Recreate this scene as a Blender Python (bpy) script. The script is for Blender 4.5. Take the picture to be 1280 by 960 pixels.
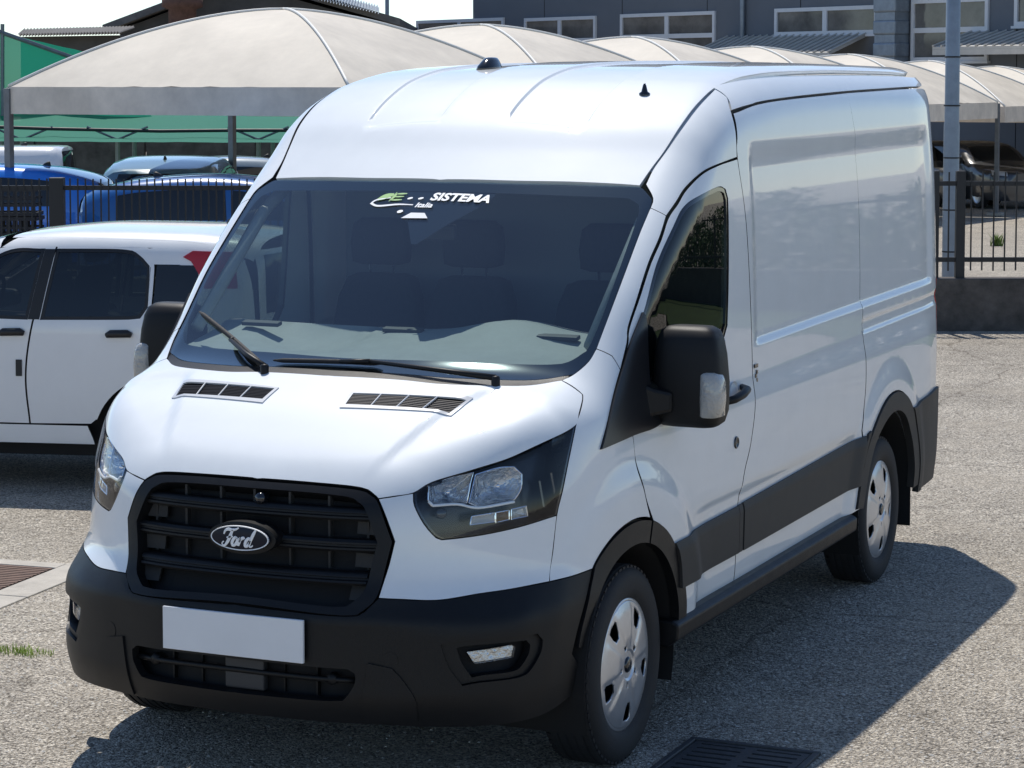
import bpy, bmesh, math, random
import numpy as np
from mathutils import Vector, Matrix
from mathutils.geometry import delaunay_2d_cdt
random.seed(7); rng = np.random.default_rng(7)
for o in list(bpy.data.objects): bpy.data.objects.remove(o)
SC = bpy.context.scene
COL = SC.collection
R = math.radians
# ------------------------------------------------------------------ camera
cam = bpy.data.cameras.new('camera'); cam_o = bpy.data.objects.new('camera', cam); COL.objects.link(cam_o)
cam.sensor_width = 36; cam.lens = 83.7; cam.shift_y = -0.1273; cam.clip_end = 2000
cam_o.location = (3.927, -7.608, 2.365)
cam_o.rotation_euler = (R(90 - 4.135), 0, R(24.076))
SC.camera = cam_o
SC.render.resolution_x = 1024; SC.render.resolution_y = 768
# ------------------------------------------------------------------ sky and sun
SUN_DIR = Vector((-0.744, 1.012, 2.45)).normalized()      # towards the sun
sun_el = math.asin(SUN_DIR.z); sun_az = math.atan2(SUN_DIR.x, SUN_DIR.y)
wd = bpy.data.worlds.new('World'); SC.world = wd; wd.use_nodes = True
wn = wd.node_tree.nodes; wl = wd.node_tree.links
sky = wn.new('ShaderNodeTexSky'); sky.sky_type = 'NISHITA'; sky.sun_disc = False
sky.sun_elevation = sun_el; sky.sun_rotation = sun_az
sky.air_density = 1.0; sky.dust_density = 0.3; sky.ozone_density = 2.3; sky.altitude = 2300
wn['Background'].inputs['Strength'].default_value = 0.118
wl.new(sky.outputs[0], wn['Background'].inputs['Color'])
sl = bpy.data.lights.new('sun', 'SUN'); sl.energy = 3.5; sl.angle = R(0.53); sl.color = (1, .95, .875)
slo = bpy.data.objects.new('sun', sl); COL.objects.link(slo)
slo.rotation_euler = (-SUN_DIR).to_track_quat('-Z', 'Y').to_euler(); slo.location = (-6, 12, 20)
SC.view_settings.view_transform = 'Standard'; SC.view_settings.look = 'None'
SC.view_settings.exposure = 0.38; SC.view_settings.gamma = 1.0
SC.render.engine = 'CYCLES'
SC.cycles.max_bounces = 10; SC.cycles.transparent_max_bounces = 16
# ------------------------------------------------------------------ materials
def nodes(m): return m.node_tree.nodes, m.node_tree.links
def mat(name, col, rough=.5, metal=0, coat=0, spec=.5, noise=0, nscale=8, bump=0, bscale=60, emit=None, coat_rough=.03):
    m = bpy.data.materials.new(name); m.use_nodes = True
    n, l = nodes(m); b = n['Principled BSDF']
    b.inputs['Base Color'].default_value = (*col, 1); b.inputs['Roughness'].default_value = rough
    b.inputs['Metallic'].default_value = metal; b.inputs['Coat Weight'].default_value = coat
    b.inputs['Coat Roughness'].default_value = coat_rough; b.inputs['Specular IOR Level'].default_value = spec
    if noise or bump:
        tc = n.new('ShaderNodeTexCoord')
    if noise:
        t = n.new('ShaderNodeTexNoise'); t.inputs['Scale'].default_value = nscale; t.inputs['Detail'].default_value = 8; t.inputs['Roughness'].default_value = .65
        l.new(tc.outputs['Object'], t.inputs['Vector'])
        mr = n.new('ShaderNodeMapRange'); mr.inputs['From Min'].default_value = .25; mr.inputs['From Max'].default_value = .75
        mr.inputs['To Min'].default_value = 1 - noise; mr.inputs['To Max'].default_value = 1 + noise
        l.new(t.outputs['Fac'], mr.inputs['Value'])
        mx = n.new('ShaderNodeMix'); mx.data_type = 'RGBA'; mx.blend_type = 'MULTIPLY'; mx.inputs[0].default_value = 1
        mx.inputs[6].default_value = (*col, 1); l.new(mr.outputs[0], mx.inputs[7]); l.new(mx.outputs[2], b.inputs['Base Color'])
        rr = n.new('ShaderNodeMapRange'); rr.inputs['To Min'].default_value = max(rough - .08, 0); rr.inputs['To Max'].default_value = min(rough + .1, 1)
        l.new(t.outputs['Fac'], rr.inputs['Value']); l.new(rr.outputs[0], b.inputs['Roughness'])
    if bump:
        t2 = n.new('ShaderNodeTexNoise'); t2.inputs['Scale'].default_value = bscale; t2.inputs['Detail'].default_value = 6
        l.new(tc.outputs['Object'], t2.inputs['Vector'])
        bp = n.new('ShaderNodeBump'); bp.inputs['Strength'].default_value = bump; bp.inputs['Distance'].default_value = .01
        l.new(t2.outputs['Fac'], bp.inputs['Height']); l.new(bp.outputs[0], b.inputs['Normal'])
    return m
def glass(name, tint, ior=1.5, extra=0.0):
    """thin pane: straight-through tinted transparency plus a Fresnel mirror"""
    m = bpy.data.materials.new(name); m.use_nodes = True
    n, l = nodes(m); n.remove(n['Principled BSDF']); o = n['Material Output']
    tr = n.new('ShaderNodeBsdfTransparent'); tr.inputs[0].default_value = (*tint, 1)
    gl = n.new('ShaderNodeBsdfGlossy'); gl.inputs['Roughness'].default_value = .0; gl.inputs[0].default_value = (1, 1, 1, 1)
    fr = n.new('ShaderNodeFresnel'); ge = n.new('ShaderNodeNewGeometry'); mi = n.new('ShaderNodeMapRange')   # same mirror from both sides of the pane
    mi.inputs['To Min'].default_value = ior; mi.inputs['To Max'].default_value = 1/ior; l.new(ge.outputs['Backfacing'], mi.inputs['Value']); l.new(mi.outputs[0], fr.inputs[0])
    ad = n.new('ShaderNodeMath'); ad.operation = 'ADD'; ad.inputs[1].default_value = extra; ad.use_clamp = True
    l.new(fr.outputs[0], ad.inputs[0])
    mx = n.new('ShaderNodeMixShader'); l.new(ad.outputs[0], mx.inputs[0]); l.new(tr.outputs[0], mx.inputs[1]); l.new(gl.outputs[0], mx.inputs[2])
    l.new(mx.outputs[0], o.inputs[0]); return m
M = {}
M['paint'] = mat('white_paint', (.77, .80, .81), .5, coat=1, spec=.3, noise=.03, nscale=5, bump=.016, bscale=3.0)
M['black_plastic'] = mat('black_plastic', (.0075, .008, .009), .42, spec=.28, noise=.12, nscale=14, bump=.12, bscale=420)
M['grey_plastic'] = mat('grey_plastic', (.036, .035, .034), .55, spec=.3, noise=.18, nscale=9, bump=.15, bscale=380)
M['gloss_black'] = mat('gloss_black', (.008, .009, .012), .12, coat=.6)
M['dark'] = mat('dark_void', (.006, .006, .007), .8)
M['rubber'] = mat('tyre_rubber', (.016, .016, .017), .72, noise=.25, nscale=20, bump=.2, bscale=200)
M['silver'] = mat('silver_cover', (.62, .63, .65), .30, metal=.75, noise=.08, nscale=12)
M['steel'] = mat('steel', (.35, .36, .38), .4, metal=.9)
M['chrome'] = mat('chrome', (.9, .9, .92), .06, metal=1)
M['reflector'] = mat('lamp_reflector', (.60, .62, .64), .14, metal=1, bump=.9, bscale=55)
M['plate'] = mat('plate_white', (.74, .755, .77), .4, noise=.03, nscale=6)
M['white_print'] = mat('white_print', (.85, .86, .87), .5)
M['green_print'] = mat('green_print', (.28, .50, .16), .5)
M['badge_blue'] = mat('badge_blue', (.003, .006, .018), .3, spec=.3)
M['wscreen'] = glass('windscreen_glass', (.70, .80, .80), 1.52, .07)
M['lens'] = glass('clear_lens', (.93, .95, .96), 1.45, .0)
M['side_glass'] = glass('side_glass', (.20, .24, .22), 1.45, .0)
M['dash'] = mat('dash_plastic', (.30, .315, .30), .6, noise=.15, nscale=10, bump=.2, bscale=300)
M['dash_dark'] = mat('dash_dark', (.03, .032, .035), .55)
M['fabric'] = mat('seat_fabric', (.03, .032, .036), .9, noise=.2, nscale=40)
M['bulkhead'] = mat('bulkhead_grey', (.22, .24, .26), .7)
M['amber'] = mat('amber_reflector', (.55, .13, .03), .3)
M['red_lens'] = mat('red_lens', (.42, .012, .016), .12, coat=.8)
M['black_soft'] = mat('black_textured', (.008, .0085, .0095), .5, spec=.3, noise=.1, nscale=20, bump=.1, bscale=500)
M['gloss_sail'] = mat('sail_black', (.014, .015, .018), .3)
M['liner'] = mat('liner_black', (.008, .008, .008), .9)
M['lens_milk'] = mat('indicator_milk', (.42, .41, .38), .12, coat=1, bump=.8, bscale=90)
# ------------------------------------------------------------------ generic mesh helpers
def tag(o, label=None, cat=None, group=None, kind=None):
    if label: o['label'] = label
    if cat: o['category'] = cat
    if group: o['group'] = group
    if kind: o['kind'] = kind
    return o
def empty(name, loc=(0, 0, 0), rz=0):
    o = bpy.data.objects.new(name, None); o.location = loc; o.rotation_euler = (0, 0, rz); o.empty_display_size = .2
    COL.objects.link(o); return o
def raw(name, verts, faces, m, parent=None, smooth=False, normals=None, flip=False):
    me = bpy.data.meshes.new(name)
    if flip: faces = [tuple(reversed(f)) for f in faces]
    me.from_pydata([tuple(map(float, v)) for v in verts], [], [tuple(f) for f in faces]); me.update()
    if smooth: me.polygons.foreach_set('use_smooth', [True]*len(me.polygons))
    ms = m if isinstance(m, (list, tuple)) else [m]
    for q in ms: me.materials.append(q)
    if normals is not None: me.normals_split_custom_set_from_vertices([tuple(map(float, v)) for v in normals])
    o = bpy.data.objects.new(name, me); COL.objects.link(o)
    if parent: o.parent = parent
    return o
class MB:
    def __init__(s): s.v = []; s.f = []
    def add(s, vs, fs):
        b = len(s.v); s.v += [tuple(v) for v in vs]; s.f += [tuple(i + b for i in f) for f in fs]; return s
    def box(s, c, d, rz=0, mtx=None):
        x, y, z = (q/2 for q in d); vs = [Vector(p) for p in ((-x,-y,-z),(x,-y,-z),(x,y,-z),(-x,y,-z),(-x,-y,z),(x,-y,z),(x,y,z),(-x,y,z))]
        q = mtx if mtx is not None else Matrix.Rotation(rz, 3, 'Z')
        vs = [q @ v + Vector(c) for v in vs]
        return s.add(vs, [(3,2,1,0),(4,5,6,7),(0,1,5,4),(1,2,6,5),(2,3,7,6),(3,0,4,7)])
    def box2(s, a, b):
        return s.box([(p+q)/2 for p, q in zip(a, b)], [abs(q-p) for p, q in zip(a, b)])
    def tube(s, pts, r, n=8, caps=True, flat=None):
        pts = [Vector(p) for p in pts]; k = len(pts); rs = r if isinstance(r, (list, tuple)) else [r]*k
        t0 = (pts[1]-pts[0]).normalized(); up = Vector((0,0,1)) if abs(t0.z) < .9 else Vector((1,0,0))
        a = t0.cross(up).normalized(); vs = []; fs = []
        for i, p in enumerate(pts):
            t = (pts[min(i+1,k-1)]-pts[max(i-1,0)]).normalized()
            a = (a - t*a.dot(t)).normalized(); b = t.cross(a)
            for j in range(n):
                g = 2*math.pi*j/n; vs.append(p + (a*math.cos(g) + b*math.sin(g))*rs[i])
        for i in range(k-1):
            for j in range(n): fs.append((i*n+j, i*n+(j+1)%n, (i+1)*n+(j+1)%n, (i+1)*n+j))
        if caps: fs += [tuple(range(n-1,-1,-1)), tuple((k-1)*n+j for j in range(n))]
        return s.add(vs, fs)
    def lathe(s, prof, n=48, axis='x', c=(0,0,0)):
        """prof: (radius, along-axis) pairs"""
        vs = []; fs = []; k = len(prof)
        for j in range(n):
            g = 2*math.pi*j/n
            for r, h in prof:
                if axis == 'x': vs.append((c[0]+h, c[1]+r*math.cos(g), c[2]+r*math.sin(g)))
                elif axis == 'z': vs.append((c[0]+r*math.cos(g), c[1]+r*math.sin(g), c[2]+h))
                else: vs.append((c[0]+r*math.cos(g), c[1]+h, c[2]+r*math.sin(g)))
        for j in range(n):
            for i in range(k-1): fs.append((j*k+i, j*k+i+1, ((j+1)%n)*k+i+1, ((j+1)%n)*k+i))
        return s.add(vs, fs)
    def prism(s, poly, off):
        """poly: 3D loop, extruded by the vector off"""
        n = len(poly); a = [Vector(p) for p in poly]; o = Vector(off)
        return s.add(a + [p + o for p in a], [tuple(range(n-1,-1,-1)), tuple(range(n, 2*n))] + [(i, (i+1) % n, n+(i+1) % n, n+i) for i in range(n)])
    def build(s, name, m, parent=None, smooth=False, bevel=0, recalc=True, angle=None):
        o = raw(name, s.v, s.f, m, parent, smooth)
        if recalc:
            bm = bmesh.new(); bm.from_mesh(o.data); bmesh.ops.recalc_face_normals(bm, faces=bm.faces); bm.to_mesh(o.data); bm.free()
        if bevel:
            q = o.modifiers.new('bevel', 'BEVEL'); q.width = bevel; q.segments = 2; q.limit_method = 'ANGLE'; q.angle_limit = R(35)
        if angle:
            me = o.data; me.polygons.foreach_set('use_smooth', [True]*len(me.polygons))
            me.set_sharp_from_angle(angle=R(angle))
        return o
def child_copy(src, parent, mtx=None):
    c = src.copy(); COL.objects.link(c); c.parent = parent
    for k in src.children: child_copy(k, c)
    return c
def mirror_x(src, name=None, parent=None):
    """mirrored twin of a part (own mesh data), for the other side of the van"""
    me = src.data.copy(); n = len(me.vertices); co = np.empty(n*3); me.vertices.foreach_get('co', co); co[0::3] *= -1
    me2 = bpy.data.meshes.new(src.data.name)
    nor = None
    cn = np.empty(len(me.loops)*3); me.corner_normals.foreach_get('vector', cn); cn = cn.reshape(-1, 3); cn[:, 0] *= -1
    faces = []; ln = []
    for p in me.polygons:
        li = list(p.loop_indices)[::-1]; faces.append([me.loops[i].vertex_index for i in li]); ln += [tuple(cn[i]) for i in li]
    me2.from_pydata(co.reshape(-1, 3).tolist(), [], faces); me2.update()
    for q in me.materials: me2.materials.append(q)
    for p, p0 in zip(me2.polygons, me.polygons): p.material_index = p0.material_index; p.use_smooth = p0.use_smooth
    me2.normals_split_custom_set(ln)
    bpy.data.meshes.remove(me)
    o = bpy.data.objects.new(name or src.name.split('.')[0], me2); COL.objects.link(o); o.parent = parent or src.parent
    for md in src.modifiers:
        if md.type == 'BEVEL':
            q = o.modifiers.new('bevel', 'BEVEL'); q.width = md.width; q.segments = md.segments; q.limit_method = 'ANGLE'; q.angle_limit = md.angle_limit
    for k in src.children: mirror_x(k, parent=o)
    return o

# ---- van body as one smooth implicit surface (van frame: x to its left side, y to the rear, z up) ----
def pchip(xs, ys):
    xs = np.array(xs, float); ys = np.array(ys, float)
    h = np.diff(xs); d = np.diff(ys) / h
    m = np.zeros(len(xs))
    for i in range(1, len(xs) - 1):
        if d[i-1] * d[i] > 0:
            w1 = 2*h[i] + h[i-1]; w2 = h[i] + 2*h[i-1]
            m[i] = (w1 + w2) / (w1 / d[i-1] + w2 / d[i])
    m[0] = d[0]; m[-1] = d[-1]
    def f(x):
        x = np.clip(np.asarray(x, float), xs[0], xs[-1])
        i = np.clip(np.searchsorted(xs, x, side='right') - 1, 0, len(xs) - 2)
        t = (x - xs[i]) / h[i]
        t2 = t*t; t3 = t2*t
        return (2*t3-3*t2+1)*ys[i] + (t3-2*t2+t)*h[i]*m[i] + (-2*t3+3*t2)*ys[i+1] + (t3-t2)*h[i]*m[i+1]
    return f
def sst(a, b, x):
    t = np.clip((x - a) / (b - a), 0, 1); return t*t*(3 - 2*t)
def smax(a, b, k):
    h = np.maximum(k - np.abs(a - b), 0) / k
    return np.maximum(a, b) + h*h*k*0.25
W_Z = pchip([.15, .35, .50, .75, 1.0, 1.25, 1.5, 1.83, 2.1, 2.3, 2.5], [.95, .975, .99, .995, .997, .990, .985, .975, .955, .935, .91])
W_PLAN = pchip([-1.2, -.6, -.2, .3, .8, 1.3, 3.9, 4.25, 4.42, 4.5], [-.09, -.055, -.03, -.012, -.004, 0, 0, -.015, -.05, -.1])
W_CAB = pchip([-.6, -.2, .2, .6, 1.1, 1.4], [-.10, -.065, -.035, -.016, -.002, 0])
YF = pchip([.15, .22, .30, .42, .64, .70, .78, 1.0, 1.10, 1.3], [-.90, -.935, -.99, -1.028, -1.028, -1.0, -.962, -.925, -.885, -.80])
G_B = pchip([-.26, 0, .26, .52, .70, .824, .92, .99, 1.06], [.012, 0, .012, .075, .155, .255, .40, .60, .95])
G_F = pchip([-.25, 0, .25, .45, .55, .64, .75, .85, .93, 1.0, 1.06], [.012, 0, .012, .05, .095, .155, .25, .37, .51, .74, 1.05])
T_Y = pchip([-1.2, -1.0, -.9, -.8, -.7, -.57, -.47, -.36, -.26, .10, .51, .65, .78, .95, 1.2, 1.5, 2.0, 3.0, 4.3, 4.6],
            [.78, .96, 1.05, 1.135, 1.20, 1.272, 1.312, 1.352, 1.39, 1.68, 1.992, 2.10, 2.205, 2.30, 2.385, 2.43, 2.452, 2.462, 2.455, 2.44])
def arch_bump(y, z, yc):
    r = np.sqrt((y - yc)**2 + (z - .36)**2)
    return sst(.715, .585, r)
def phi(P):
    x = np.abs(P[..., 0]); y = P[..., 1]; z = P[..., 2]
    w = W_Z(z) + W_PLAN(y) + W_CAB(y) * sst(1.0, 1.5, z)
    w = w + .026 * arch_bump(y, z, 0.0) + .018 * arch_bump(y, z, 3.3)
    # character line on the shoulder, waist crease and cargo panel recess
    w = w + .012 * sst(1.22, 1.10, z) * sst(.05, .5, y) * sst(.66, .85, z) * sst(4.4, 4.0, y) - .010 * sst(.80, .76, z) * sst(.55, .8, y) * sst(2.95, 2.6, y)
    rec = sst(1.315, 1.355, z - .012*(y-1.3)) * sst(2.14, 2.02, z - .008*(y-1.3)) * sst(1.30, 1.40, y) * sst(4.22, 4.12, y)
    w = w - .015 * rec
    rec2 = sst(1.275, 1.250, z - .012*(y-1.3)) * sst(1.195, 1.220, z - .012*(y-1.3)) * sst(2.86, 2.90, y)
    w = w - .010 * rec2
    S = x - w
    sl = .19 * x * x                                   # plan curvature of header / windscreen
    ye = y - sl * sst(-.5, -.1, y)
    t = T_Y(ye) - .07 * x * x * sst(.6, -.5, y) - .035 * x * x * sst(.4, 1.5, y)
    hb = sst(0, .05, x - .43 - .40 * (y + .674)) * sst(-.30, -.38, y) * sst(-.86, -.74, y)
    t = t - .013 * hb                                  # step along the outer edge of the bonnet's raised middle
    t = t - .010 * sst(.140, .150, x) * sst(.475, .465, x) * sst(.78, .82, y) * sst(4.2, 4.1, y)   # sunk roof panels
    slope = (T_Y(ye + .01) - T_Y(ye - .01)) / .02
    T = (z - t) / np.sqrt(1 + slope**2)
    mix = sst(.60, .78, z)
    g = G_B(x) * (1 - mix) + G_F(x) * mix
    fr = YF(z) + g
    xa = .01
    gs = ((G_B(x + xa) - G_B(x - xa)) * (1 - mix) + (G_F(x + xa) - G_F(x - xa)) * mix) / (2 * xa)
    F = (fr - y) / np.sqrt(1 + gs**2)
    kst = .13 + .07 * sst(.9, 1.6, y)
    v = smax(S, T, kst)
    v = smax(v, F, .07)
    v = smax(v, (y - 4.47), .10)
    v = smax(v, (.20 - z), .05)
    return v
def gradphi(P, e=2e-3):
    g = np.stack([phi(P + e*np.eye(3)[i]) - phi(P - e*np.eye(3)[i]) for i in range(3)], -1)
    return g / np.maximum(np.linalg.norm(g, axis=-1, keepdims=True), 1e-9)
def march(Oo, D, tmax=14.0, level=0.0):
    """first hit of phi=level along rays Oo + t D (unit)"""
    Oo = np.array(Oo, float); D = np.array(D, float)
    n = len(Oo); lo = np.zeros(n); hi = np.zeros(n); hit = np.zeros(n, bool)
    act = np.arange(n); pt = np.zeros(n); prev = phi(Oo) - level
    for _ in range(900):
        nt = pt + np.clip(prev * .6, .006, .3)
        v = phi(Oo[act] + D[act] * nt[:, None]) - level
        new = v <= 0
        k = act[new]; lo[k] = pt[new]; hi[k] = nt[new]; hit[k] = True
        keep = (~new) & (nt < tmax)
        act = act[keep]; pt = nt[keep]; prev = v[keep]
        if len(act) == 0: break
    for _ in range(26):
        mid = (lo + hi) / 2
        ins = phi(Oo + D * mid[:, None]) - level <= 0
        hi = np.where(ins, mid, hi); lo = np.where(ins, lo, mid)
    return Oo + D * ((lo + hi) / 2)[:, None], hit

# ------------------------------------------------------------------ trimmed patches on an implicit surface
def smooth_line(pts, spacing, closed=True, corner=32):
    """resample a loop: Catmull-Rom between corners, straight at corners"""
    P = [Vector(p) for p in pts]; n = len(P); out = []
    def is_corner(i):
        if not closed and (i == 0 or i == n-1): return True
        a = (P[i]-P[i-1]).normalized(); b = (P[(i+1) % n]-P[i]).normalized()
        return a.dot(b) < math.cos(R(corner))
    cs = [is_corner(i) for i in range(n)]
    for i in range(n if closed else n-1):
        p1, p2 = P[i], P[(i+1) % n]
        p0 = P[i-1] if not cs[i] else p1 - (p2-p1); p3 = P[(i+2) % n] if not cs[(i+1) % n] else p2 + (p2-p1)
        k = max(1, int(math.ceil((p2-p1).length/spacing)))
        for j in range(k):
            t = j/k
            q = .5*((2*p1) + (p2-p0)*t + (2*p0-5*p1+4*p2-p3)*t*t + (3*p1-p0-3*p2+p3)*t**3)
            out.append(q)
    if not closed: out.append(P[-1])
    return out
def inside(poly, q):
    x, y = q[:, 0], q[:, 1]; c = np.zeros(len(q), bool); n = len(poly)
    for i in range(n):
        x1, y1 = poly[i]; x2, y2 = poly[(i+1) % n]
        if y1 == y2: continue
        m = ((y1 > y) != (y2 > y)) & (x < (x2-x1)*(y-y1)/(y2-y1)+x1); c ^= m
    return c
def seg_dist(poly, q):
    d = np.full(len(q), 1e9); n = len(poly)
    for i in range(n):
        a = poly[i]; b = poly[(i+1) % n]; ab = b-a; L = max(ab@ab, 1e-12)
        t = np.clip(((q-a)@ab)/L, 0, 1); d = np.minimum(d, np.hypot(*(q-a-t[:, None]*ab).T))
    return d
def shrink(poly, g, keep=None):
    n = len(poly); area = sum(poly[i][0]*poly[(i+1) % n][1]-poly[(i+1) % n][0]*poly[i][1] for i in range(n)); s = 1 if area > 0 else -1
    out = poly.copy()
    for i in range(n):
        if keep is not None and keep[i]: continue
        a = poly[i]-poly[i-1]; b = poly[(i+1) % n]-poly[i]
        a = a/max(np.hypot(*a), 1e-9); b = b/max(np.hypot(*b), 1e-9)
        na = np.array([-a[1], a[0]])*s; nb = np.array([-b[1], b[0]])*s
        m = na+nb; L = m@m
        if L > 1e-6: out[i] = poly[i] + m/L*2*g if L > .6 else poly[i] + m/np.sqrt(L)*g*1.3
    return out
def patch(name, outline, m, parent=None, f=None, spacing=.03, level=0.0, gap=.002, rim=.016, d=None, sym=False, holes=(), extra=(), lines=(), start=.5, corner=32, flange=True):
    """panel cut out of the body surface: outline (3D loop near the surface) -> smooth trimmed mesh with turned-in edges"""
    f = f or phi
    L3 = smooth_line(outline, spacing, True, corner)
    A = np.array([tuple(p) for p in L3])
    if d is None:
        g = fgrad(f, A).mean(0); d = g
    d = np.array(d, float); d /= np.linalg.norm(d)
    if sym:
        c0 = np.abs(A[:, 0]) < 1e-4; dz = d*np.array([0, 1, 1]); dz /= np.linalg.norm(dz)
        if c0.any(): A[c0] = fmarch(f, A[c0]+dz*start, np.repeat(-dz[None], c0.sum(), 0), start+1.2, level)[0]
    e1 = np.cross([0, 0, 1.], d) if abs(d[2]) < .9 else np.array([1., 0, 0]) - d*d[0]
    e1 /= np.linalg.norm(e1); e2 = np.cross(d, e1)
    cen = A.mean(0)
    to2 = lambda X: np.stack([(X-cen)@e1, (X-cen)@e2], -1)
    poly = to2(A)
    keep = (np.abs(A[:, 0]) < 1e-4) if sym else None
    poly = shrink(poly, gap, keep)
    hp = []
    for h in holes:
        H = np.array([tuple(p) for p in smooth_line(h, spacing, True, corner)]); hp.append(shrink(to2(H), -gap))
    lo = poly.min(0); hi = poly.max(0)
    gx, gy = np.meshgrid(np.arange(lo[0], hi[0]+spacing, spacing), np.arange(lo[1], hi[1]+spacing, spacing*.87))
    gx = gx + (np.arange(gx.shape[0]) % 2)[:, None]*spacing*.5
    q = np.stack([gx.ravel(), gy.ravel()], -1)
    if len(extra):
        E3 = np.array([tuple(p) for p in extra]); dx = d*np.array([0, 1, 1]) if abs(d[2]) > .8 else d; dx = dx/np.linalg.norm(dx)
        E3 = fmarch(f, E3+dx*start, np.repeat(-dx[None], len(E3), 0), start+1.2, level)[0]; ex = to2(E3)
        keepq = np.ones(len(q), bool)
        for i in range(0, len(q), 2000):
            dd = ((q[i:i+2000, None]-ex[None])**2).sum(-1).min(1); keepq[i:i+2000] = dd > (spacing*.4)**2
        q = np.concatenate([q[keepq], ex])
    LN = []
    for ln_ in lines:
        dx = d*np.array([0, 1, 1]) if abs(d[2]) > .8 else d; dx = dx/np.linalg.norm(dx)
        E3 = np.array([tuple(p) for p in ln_], float); E3 = fmarch(f, E3+dx*start, np.repeat(-dx[None], len(E3), 0), start+1.2, level)[0]; e2d = to2(E3)
        okl = inside(poly, e2d) & (seg_dist(poly, e2d) > spacing*.3)
        for h in hp: okl &= (~inside(h, e2d)) & (seg_dist(h, e2d) > spacing*.3)
        run = []
        for pt_, o_ in zip(e2d, okl):
            if o_: run.append(pt_)
            else:
                if len(run) > 1: LN.append(run)
                run = []
        if len(run) > 1: LN.append(run)
    if LN:
        allp = np.concatenate([np.array(r_) for r_ in LN]); kq = np.ones(len(q), bool)
        for i in range(0, len(q), 1500): kq[i:i+1500] = ((q[i:i+1500, None]-allp[None])**2).sum(-1).min(1) > (spacing*.45)**2
        q = q[kq]
    ok = inside(poly, q) & (seg_dist(poly, q) > spacing*.35)
    for h in hp: ok &= (~inside(h, q)) & (seg_dist(h, q) > spacing*.35)
    q = q[ok]
    loops = [poly]+hp; vs = []; es = []
    for lp in loops:
        b = len(vs); k = len(lp); vs += [Vector(p) for p in lp]; es += [(b+i, b+(i+1) % k) for i in range(k)]
    for r_ in LN:
        b = len(vs); vs += [Vector(p) for p in r_]; es += [(b+i, b+i+1) for i in range(len(r_)-1)]
    vs += [Vector(p) for p in q]
    ov, oe, of, _, _, _ = delaunay_2d_cdt(vs, es, [], 0, 1e-7)
    V2 = np.array([tuple(p) for p in ov])
    tri = [t for t in of]
    ctr = np.array([V2[list(t)].mean(0) for t in tri])
    okf = inside(poly, ctr)
    for h in hp: okf &= ~inside(h, ctr)
    tri = [t for t, k in zip(tri, okf) if k]
    used = sorted({i for t in tri for i in t}); remap = {o: i for i, o in enumerate(used)}
    V2 = V2[used]; tri = [tuple(remap[i] for i in t) for t in tri]
    base = cen[None] + V2[:, :1]*e1[None] + V2[:, 1:]*e2[None] + d[None]*start
    P, hit = fmarch(f, base, np.repeat(-d[None], len(base), 0), start+1.2, level)
    N = fgrad(f, P)
    if (~hit).any():
        good = [t for t in tri if hit[list(t)].all()]; tri = good
    if sym: P[np.abs(P[:, 0]) < 2e-4, 0] = 0
    # orientation
    a, b, c = P[tri[0][0]], P[tri[0][1]], P[tri[0][2]]
    sgn = sum(np.dot(np.cross(P[t[1]]-P[t[0]], P[t[2]]-P[t[0]]), N[t[0]]) for t in tri[:50])
    if sgn < 0: tri = [t[::-1] for t in tri]
    verts = [tuple(p) for p in P]; vn = [tuple(p) for p in N]; faces = list(tri); top = [True]*len(faces)
    if rim:
        cnt = {}
        for t in tri:
            for i in range(3): cnt[(t[i], t[(i+1) % 3])] = 1
        bd = [e for e in cnt if (e[1], e[0]) not in cnt]
        inner = {}
        for a, b in bd:
            if sym and abs(P[a][0]) < 1e-5 and abs(P[b][0]) < 1e-5: continue
            for k in (a, b):
                if k not in inner:
                    inner[k] = len(verts); verts.append(tuple(P[k]-N[k]*rim)); vn.append(tuple(N[k]))
            faces.append((b, a, inner[a], inner[b])); top.append(False)
    if sym:
        n0 = len(verts); mp = {}
        for i in range(n0):
            if abs(verts[i][0]) < 1e-5: mp[i] = i
            else: mp[i] = len(verts); verts.append((-verts[i][0], verts[i][1], verts[i][2])); vn.append((-vn[i][0], vn[i][1], vn[i][2]))
        for t, k in list(zip(faces, top)): faces.append(tuple(mp[i] for i in reversed(t))); top.append(k)
    me = bpy.data.meshes.new(name); me.from_pydata(verts, [], faces); me.update()
    me.polygons.foreach_set('use_smooth', top)
    ln = []
    for p, k in zip(me.polygons, top):
        for i in p.vertices: ln.append(vn[i] if k else (0, 0, 0))
    me.normals_split_custom_set(ln)
    for mm in (m if isinstance(m, (list, tuple)) else [m]): me.materials.append(mm)
    if rim and flange and m in (M['paint'], M.get('hatch_paint')):
        me.materials.append(M['dark'])                     # body-colour flange made dark: shade inside the shut gap put into its colour
        me.polygons.foreach_set('material_index', [0 if k else 1 for k in top])
    o = bpy.data.objects.new(name, me); COL.objects.link(o)
    if parent: o.parent = parent
    return o
def fgrad(f, P, e=2e-3):
    E = np.eye(3)*e
    g = np.stack([f(P+E[i])-f(P-E[i]) for i in range(3)], -1)
    return g/np.maximum(np.linalg.norm(g, axis=-1, keepdims=True), 1e-9)
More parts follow.
